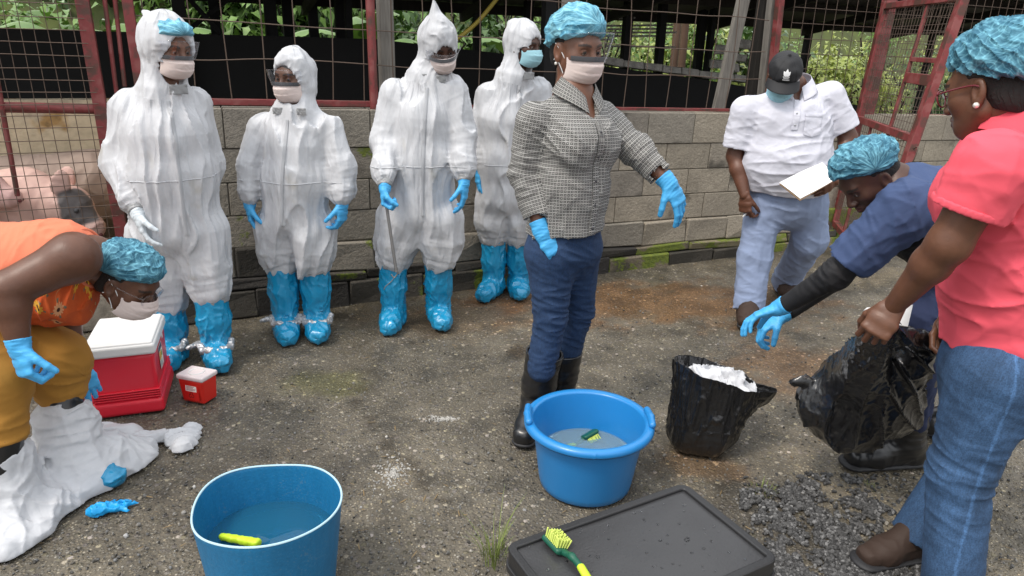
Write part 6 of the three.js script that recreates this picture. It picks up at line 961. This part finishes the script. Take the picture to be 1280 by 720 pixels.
function brush(name, label, A, B, up, o = {}) { // head at A, handle end at B
  const t = thing(name, label, 'brush', [A[0], A[1], A[2]]), d = nrm(sub(B, A)), U2 = perp(up, d), s = cross(d, U2), L = len(sub(B, A)), hl = o.hl || .075;
  part('head', solid([EB(mad(A, d, -hl * .5), mad(A, d, hl * .5), s, .024, .009, .022, .009, 0, { sq: 3.2, ea: 1.2, eb: 1.2 })], .0026, {}), matGreen, t);
  const br = []; for (let i = 0; i < 9; i++) for (let j = 0; j < 5; j++) { const b = mad(mad(mad(A, d, (i / 8 - .5) * hl * .92), s, (j / 4 - .5) * .036), U2, .008); br.push(bar(b, mad(mad(mad(b, U2, .024), d, rr(-.003, .003)), s, (j / 4 - .5) * .010), .0026, 5)); } part('bristles', merge(br), M({ c: [.62, .72, .16], roughness: .8 }), t);
  const h0 = mad(A, d, hl * .5), h1 = mad(mad(A, d, L * .45), U2, .012), h2 = mad(mad(A, d, L * .72), U2, .010); part('handle', solid([TC(h0, h1, .0085, .0085, .01), TC(h1, h2, .0085, .0095, .01)], .0028, {}), matGreen, t); part('grip', solid([EB(h2, B, s, .0115, .010, .013, .010, 0)], .0028, {}), matLime, t); return t;
}
// ---------- black storage box ----------
{
  const c0 = G(637, 682, .3), c1 = G(855, 606, .3), c2 = G(977, 692, .3), X = nrm(sub(c1, c0)), Z = nrm(perp(sub(c2, c1), X)), lx0 = len(sub(c1, c0)), lz0 = len(sub(c2, c1)), ctr = mad(mad(c0, X, lx0 / 2), Z, lz0 / 2), lx = lx0 + .022, lz = lz0 + .022;
  const t = thing('storage_box', 'black plastic storage box with a recessed lid at the front, wet from rain', 'box', [ctr[0], 0, ctr[2]]); const mtB = M({ c: [.022, .022, .023], roughness: .38, ...bump(T.scuff, .0009) });
  const put = (g) => { g.applyMatrix4(new THREE.Matrix4().makeBasis(v3(X), v3([0, 1, 0]), v3(Z))); g.translate(ctr[0], 0, ctr[2]); return g; };
  const rb = (w, h, d, x, y, z, r = .008) => put(new RoundedBoxGeometry(w, h, d, 4, r).translate(x, y, z));
  const body = new RoundedBoxGeometry(lx - .035, .25, lz - .035, 4, .03), bp = body.attributes.position; for (let i = 0; i < bp.count; i++) { const k = 1 - .10 * (.125 - bp.getY(i)) / .25; bp.setX(i, bp.getX(i) * k); bp.setZ(i, bp.getZ(i) * k); } body.computeVertexNormals(); body.translate(0, .127, 0); part('bin', put(body), mtB, t);
  const sh = (w, d, r) => { const s = new THREE.Shape(); s.moveTo(-w / 2 + r, -d / 2); s.lineTo(w / 2 - r, -d / 2); s.quadraticCurveTo(w / 2, -d / 2, w / 2, -d / 2 + r); s.lineTo(w / 2, d / 2 - r); s.quadraticCurveTo(w / 2, d / 2, w / 2 - r, d / 2); s.lineTo(-w / 2 + r, d / 2); s.quadraticCurveTo(-w / 2, d / 2, -w / 2, d / 2 - r); s.lineTo(-w / 2, -d / 2 + r); s.quadraticCurveTo(-w / 2, -d / 2, -w / 2 + r, -d / 2); return s; };
  const rimS = sh(lx - .008, lz - .008, .035); rimS.holes.push(sh(lx - .040, lz - .040, .014)); const rim = new THREE.ExtrudeGeometry(rimS, { depth: .046, bevelEnabled: true, bevelSize: .004, bevelThickness: .005, bevelSegments: 4, curveSegments: 10 }); rim.rotateX(-Math.PI / 2); rim.translate(0, .249, 0); const lid = part('lid', put(rim), mtB, t);
  const mtP = M({ c: [.040, .040, .042], roughness: .3, ...bump(T.scuff, .0007) }), pw = lx - .036, pd = lz - .036; part('panel', put(sheet(40, 24, (u, v) => { const x = (u - .5) * pw, z = (.5 - v) * pd, e = Math.min(u, 1 - u, v, 1 - v); return [x, .2905 + .003 * sst(0, .25, e) + .0012 * noise(x * 7, 2, z * 7), z]; })), mtP, lid);
  part('lip', put((() => { const s2 = sh(lx + .004, lz + .004, .04); s2.holes.push(sh(lx - .03, lz - .03, .03)); const g = new THREE.ExtrudeGeometry(s2, { depth: .014, bevelEnabled: true, bevelSize: .003, bevelThickness: .003, bevelSegments: 3, curveSegments: 10 }); g.rotateX(-Math.PI / 2); return g.translate(0, .236, 0); })()), mtB, lid);
  const dr = []; for (let i = 0; i < 90; i++) { const r = rr(.0012, .0042) * (rnd() < .1 ? 1.8 : 1), x = rr(-.46, .46) * pw, z = rr(-.46, .46) * pd; dr.push(put(new THREE.SphereGeometry(r, 10, 6).scale(rr(1, 1.5), .35, 1).translate(x, .2935 + .0012 * noise(x * 7, 2, z * 7), z))); } const wd = new THREE.Mesh(merge(dr), M({ c: [.9, .9, .9], roughness: .03, transmission: 1, thickness: .004, ior: 1.33 })); wd.name = 'water_drops'; wd.userData = { label: 'rain drops sitting on the black box lid', category: 'water', kind: 'stuff' }; scene.add(wd);
  brush('scrub_brush', 'green scrub brush with lime bristles lying on the black box lid', G(694, 681, .302), G(737, 727, .302), nrm([.25, .85, -.4]), { hl: .056 });
  brush('scrub_brush', 'dark green scrub brush lying in the bright blue basin', G(737, 543, .125), G(708, 560, .10), nrm([.45, -.85, .3]), { hl: .05 });
}
// ---------- cooler and sharps box ----------
T.sticker = (() => { const c = document.createElement('canvas'); c.width = 256; c.height = 320; const x = c.getContext('2d'); x.fillStyle = '#e8e4da'; x.fillRect(0, 0, 256, 320); x.fillStyle = '#26364f'; x.fillRect(10, 10, 236, 70); x.fillStyle = '#d9a52c'; x.fillRect(10, 90, 150, 110); x.fillStyle = '#6b8f3c'; x.beginPath(); x.arc(190, 150, 42, 0, 7); x.fill(); x.fillStyle = '#555'; for (let i = 0; i < 7; i++) x.fillRect(16, 214 + i * 14, 120 + (i * 53) % 90, 6); const t = new THREE.CanvasTexture(c); t.colorSpace = THREE.SRGBColorSpace; return t; })();
T.sharps = (() => { const c = document.createElement('canvas'); c.width = 256; c.height = 256; const x = c.getContext('2d'); x.fillStyle = '#c9150f'; x.fillRect(0, 0, 256, 256); x.fillStyle = '#ece7e2'; x.fillRect(40, 14, 176, 120); x.fillStyle = '#a01510'; for (let i = 0; i < 6; i++) x.fillRect(52, 28 + i * 17, 100 + (i * 37) % 50, 7); x.strokeStyle = '#5a0a08'; x.lineWidth = 9; for (let k = 0; k < 3; k++) { const a = k * 2.094 - 1.57; x.beginPath(); x.arc(128 + 22 * Math.cos(a), 190 + 22 * Math.sin(a), 20, a - 2.4, a + 2.4); x.stroke(); } const t = new THREE.CanvasTexture(c); t.colorSpace = THREE.SRGBColorSpace; return t; })();
const matRedP = M({ c: [.68, .014, .035], roughness: .35, clearcoat: .2, ...bump(T.scuff, .0006) }), matWhiteP = M({ c: [.74, .74, .73], roughness: .4, ...bump(T.scuff, .0006) });
{
  const C = [-1.705, 0, -2.765], X = nrm([.93, 0, -.33]), Z = nrm([.33, 0, .93]), t = thing('cooler', 'red picnic cooler with a white lid beside the bending woman', 'cooler', C);
  const put = (g) => { g.applyMatrix4(new THREE.Matrix4().makeBasis(v3(X), v3([0, 1, 0]), v3(Z))); return g.translate(...C); };
  const taper = (g, k0, k1, y0, y1) => { const p = g.attributes.position; for (let i = 0; i < p.count; i++) { const k = lerp(k0, k1, clamp((p.getY(i) - y0) / (y1 - y0), 0, 1)); p.setX(i, p.getX(i) * k); p.setZ(i, p.getZ(i) * k); } g.computeVertexNormals(); return g; };
  part('tub', put(taper(new RoundedBoxGeometry(.26, .28, .34, 6, .022).translate(0, .14, 0), .95, 1, 0, .28)), matRedP, t);
  part('foot', put(taper(new RoundedBoxGeometry(.285, .07, .365, 5, .02).translate(0, .036, 0), 1, .97, 0, .07)), matRedP, t);
  for (let i = 0; i < 4; i++) part('rib', put(new RoundedBoxGeometry(.268 - i * .001, .006, .348, 2, .0028).translate(0, .078 + i * .011, 0)), matRedP, t);
  const lid = part('lid', put(new RoundedBoxGeometry(.278, .05, .358, 6, .014).translate(0, .302, 0)), matWhiteP, t); part('lid_top', put(new RoundedBoxGeometry(.262, .022, .342, 5, .010).translate(0, .324, 0)), matWhiteP, lid); part('thumb_recess', put(new RoundedBoxGeometry(.12, .012, .02, 3, .005).translate(-.02, .327, .160)), matWhiteP, lid);
  part('sticker', put(new THREE.PlaneGeometry(.085, .105).rotateY(Math.PI / 2).translate(.1315, .205, .02)), M({ map: T.sticker, roughness: .5 }), t); part('small_tag', put(new THREE.PlaneGeometry(.03, .022).rotateY(Math.PI / 2).translate(.1315, .262, -.07)), MAT.white, t);
}
{
  const C = [-1.412, 0, -2.765], X = nrm([.92, 0, .27]), Z = nrm([-.30, 0, .95]), t = thing('sharps_box', 'small red sharps box with a clear white lid beside the cooler', 'box', C); const put = (g) => { g.applyMatrix4(new THREE.Matrix4().makeBasis(v3(X), v3([0, 1, 0]), v3(Z))); return g.translate(...C); };
  const b = new RoundedBoxGeometry(.132, .115, .095, 4, .01), p = b.attributes.position; for (let i = 0; i < p.count; i++) { const k = 1 - .12 * (.0575 - p.getY(i)) / .115; p.setX(i, p.getX(i) * k); p.setZ(i, p.getZ(i) * k); } b.computeVertexNormals(); part('bin', put(b.translate(0, .058, 0)), M({ c: [.62, .02, .012], roughness: .35 }), t);
  const lid = part('lid', put(new RoundedBoxGeometry(.142, .024, .104, 4, .009).translate(0, .125, 0)), M({ c: [.70, .62, .62], roughness: .35 }), t); part('lid_ring', put(new THREE.TorusGeometry(.032, .003, 8, 32).rotateX(Math.PI / 2).translate(0, .138, 0)), matWhiteP, lid); const lb = new THREE.PlaneGeometry(.085, .085); lb.rotateX(-.055); part('label', put(lb.translate(0, .062, .0475)), M({ map: T.sharps, roughness: .5 }), t);
}
// ---------- bags ----------
const matBag = M({ c: [.010, .010, .011], roughness: .24, clearcoat: .6, clearcoatRoughness: .16, ...bump(T.creaseC, .011) });
{
  const B = G(873, 556), t = thing('rubbish_bag', 'open black rubbish bag standing on the ground stuffed with white cloth', 'bag', B), H = .33;
  const pt = (u, v) => { const a = u * 6.283, n = noise(Math.cos(a) * 1.3, v * .7, Math.sin(a) * 1.3), fold = ridge(noise(Math.cos(a) * 3.6 + 2, v * 1.1, Math.sin(a) * 3.6 + v * .8)), f2 = ridge(noise(Math.cos(a) * 8 + v, v * 2, Math.sin(a) * 8)); const top = sst(.45, 1, v); let r = lerp(.152, .182, v * v) * (1 - .35 * Math.pow(1 - v, 9)) + .018 * n; r += (.016 * fold ** 5 + .004 * f2 ** 5) * (.3 + .9 * v * (1 - .75 * top)); const sp = Math.exp(-((Math.atan2(Math.sin(a - .15), Math.cos(a - .15))) ** 2) / .12) * top * .045; r += sp; const tiltY = -.06 * Math.cos(a + .35) * top; const y = v * H + tiltY + .006 * noise(Math.cos(a) * 2, 9, Math.sin(a) * 2) * top; return [B[0] + .045 * v + r * Math.cos(a), Math.max(.003, y), B[2] + r * .86 * Math.sin(a) - .01 * v]; };
  part('bag', sheet(220, 70, (u, v) => v < .03 ? mix([B[0], .003, B[2]], pt(u, .03), v / .03) : pt(u, v), .002), matBag, t);
  const fm = frame([B[0] + .035, .272, B[2] - .01], [0, 0, 1], UPV); solo('white_cloth', solid([EL(fm, [0, 0, 0], [.150, .055, .125], 0), EL(fm, [-.04, .045, .01], [.06, .04, .05], .03), EL(fm, [.05, .03, .02], [.06, .035, .05], .03)], .0042, { pad: .035, disp: folds([.3, 1, .4], { mid: .03, fm: 9, fine: .008, ff: 22, joints: [{ p: fm.c, r: .2, ax: nrm([.6, .4, .6]), amp: .02, f: 13 }], seed: 4 }) }), M({ map: T.tyvekC, c: [1.1, 1.1, 1.1], roughness: .6, ...bump(T.tyvek, .003) }), 'crumpled white cloth stuffed in the open black rubbish bag', 'cloth');
}
{
  const D = 2.2, g1 = V(1100, 412, 1.83), g2 = V(1166, 428, 1.95), c = V(1078, 492, D), t = thing('rubbish_bag', 'black rubbish bag held up and open by the woman in pink', 'bag', [c[0], .3, c[2]]), fm = frame(c, [0, 0, 1], [-.1, 1, 0]);
  const P = [EL(fm, [0, -.03, 0], [.18, .155, .13], 0), TC(g1, add(c, [-.03, .02, 0]), .028, .12, .05), TC(g2, add(c, [.06, .0, .02]), .028, .11, .06), TC(g1, g2, .03, .035, .03), EL(fm, [-.11, -.03, .0], [.11, .11, .09], .05), EL(fm, [-.04, -.13, .02], [.12, .07, .08], .05), EL(fm, [.10, -.06, .02], [.09, .09, .07], .05), TC(V(1010, 476, D), V(994, 478, D), .012, .006, .02)];
  part('bag', solid(P, .0048, { pad: .035, disp: (x, y, z) => { const dx = x - g1[0], dy = y - g1[1], a = Math.atan2(dx, -dy + .05), r = ridge(noise(a * 3.4, z * 4, Math.hypot(dx, dy) * 1.6)), r2 = ridge(noise(x * 9, y * 6, z * 9)), r3 = ridge(noise(x * 20, y * 16, z * 20)); return .020 * (r ** 5 - .25) + .006 * (r2 ** 6 - .2) + .0025 * (r3 ** 3 - .3); } }), matBag, t);
}
{ const q = [V(1079, 388, 2.15), V(1136, 384, 2.2), V(1126, 424, 2.1), V(1070, 424, 2.05)]; solo('foam_lid', sheet(4, 4, (u, v) => mix(mix(q[0], q[1], u), mix(q[3], q[2], u), v), .02), M({ c: [.74, .74, .73], roughness: .8 }), 'white foam sheet behind the hand that grips the black bag', 'foam sheet'); }
// ---------- cast-off coverall and glove on the ground ----------
{
  const P = [TC(V(81, 527, 2.19), G(97, 604), .100, .140, 0), TC(G(50, 600), G(116, 592), .10, .135, .06), TC(G(116, 592), G(160, 578), .135, .09, .05), TC(G(158, 574), G(174, 568), .10, .06, .05), TC(G(90, 552), G(160, 545), .07, .06, .06), TC(V(5, 575, 1.93), G(10, 650), .092, .13, .04), TC(G(-10, 668), G(30, 650), .12, .12, .06), TC(G(30, 650), G(66, 640), .12, .065, .06), TC(G(10, 690), G(50, 668), .06, .05, .05), TC(G(-40, 700), G(2, 690), .05, .03, .04), TC(G(40, 600), G(20, 640), .07, .06, .05), TC(G(178, 552), G(205, 548), .045, .030, .03), TC(G(205, 548), G(232, 556), .032, .05, .02), TC(G(225, 562), G(240, 540), .04, .045, .02)];
  solo('discarded_coverall', solid(P, .0052, { pad: .04, floor: .003, disp: folds([.9, .2, .4], { long: .012, fl: 5, sl: 1.4, mid: .007, fm: 7, joints: [{ p: V(81, 530, 2.2), r: .16, ax: UPV, amp: .02, f: 20 }, { p: G(130, 560), r: .2, ax: nrm([.6, 0, .8]), amp: .018, f: 12 }, { p: G(226, 552), r: .1, ax: nrm([.5, .3, .8]), amp: .03, f: 22 }, { p: G(40, 640), r: .2, ax: nrm([.5, 0, .8]), amp: .018, f: 11 }], seed: 40 }) }), MAT.tyvekHeap, 'white coverall taken off and crumpled around the feet of the bending woman', 'coverall');
  const w = add(G(130, 640), [0, .014, 0]); solo('dropped_glove', solid(handPrims(w, [.92, 0, -.38], [0, -1, 0], 1, { s: .55, fat: .002, curl: [[.1, .8, .5], [.1, .2, .3], [.2, 1, .5], [.1, .4, .2]], spread: .2 }).concat([TC(w, add(w, [-.02, .004, .02]), .018, .022, .02)]), .0032, { pad: .012, floor: .002, disp: folds([.8, 0, .5], { mid: .010, fm: 22, fine: .003, ff: 50 }) }), M({ c: [.01, .33, .72], roughness: .4, ...bump(T.tyvek, .001) }), 'crumpled bright blue glove lying alone on the ground at lower left', 'glove');
}

renderer.render(scene, camera);
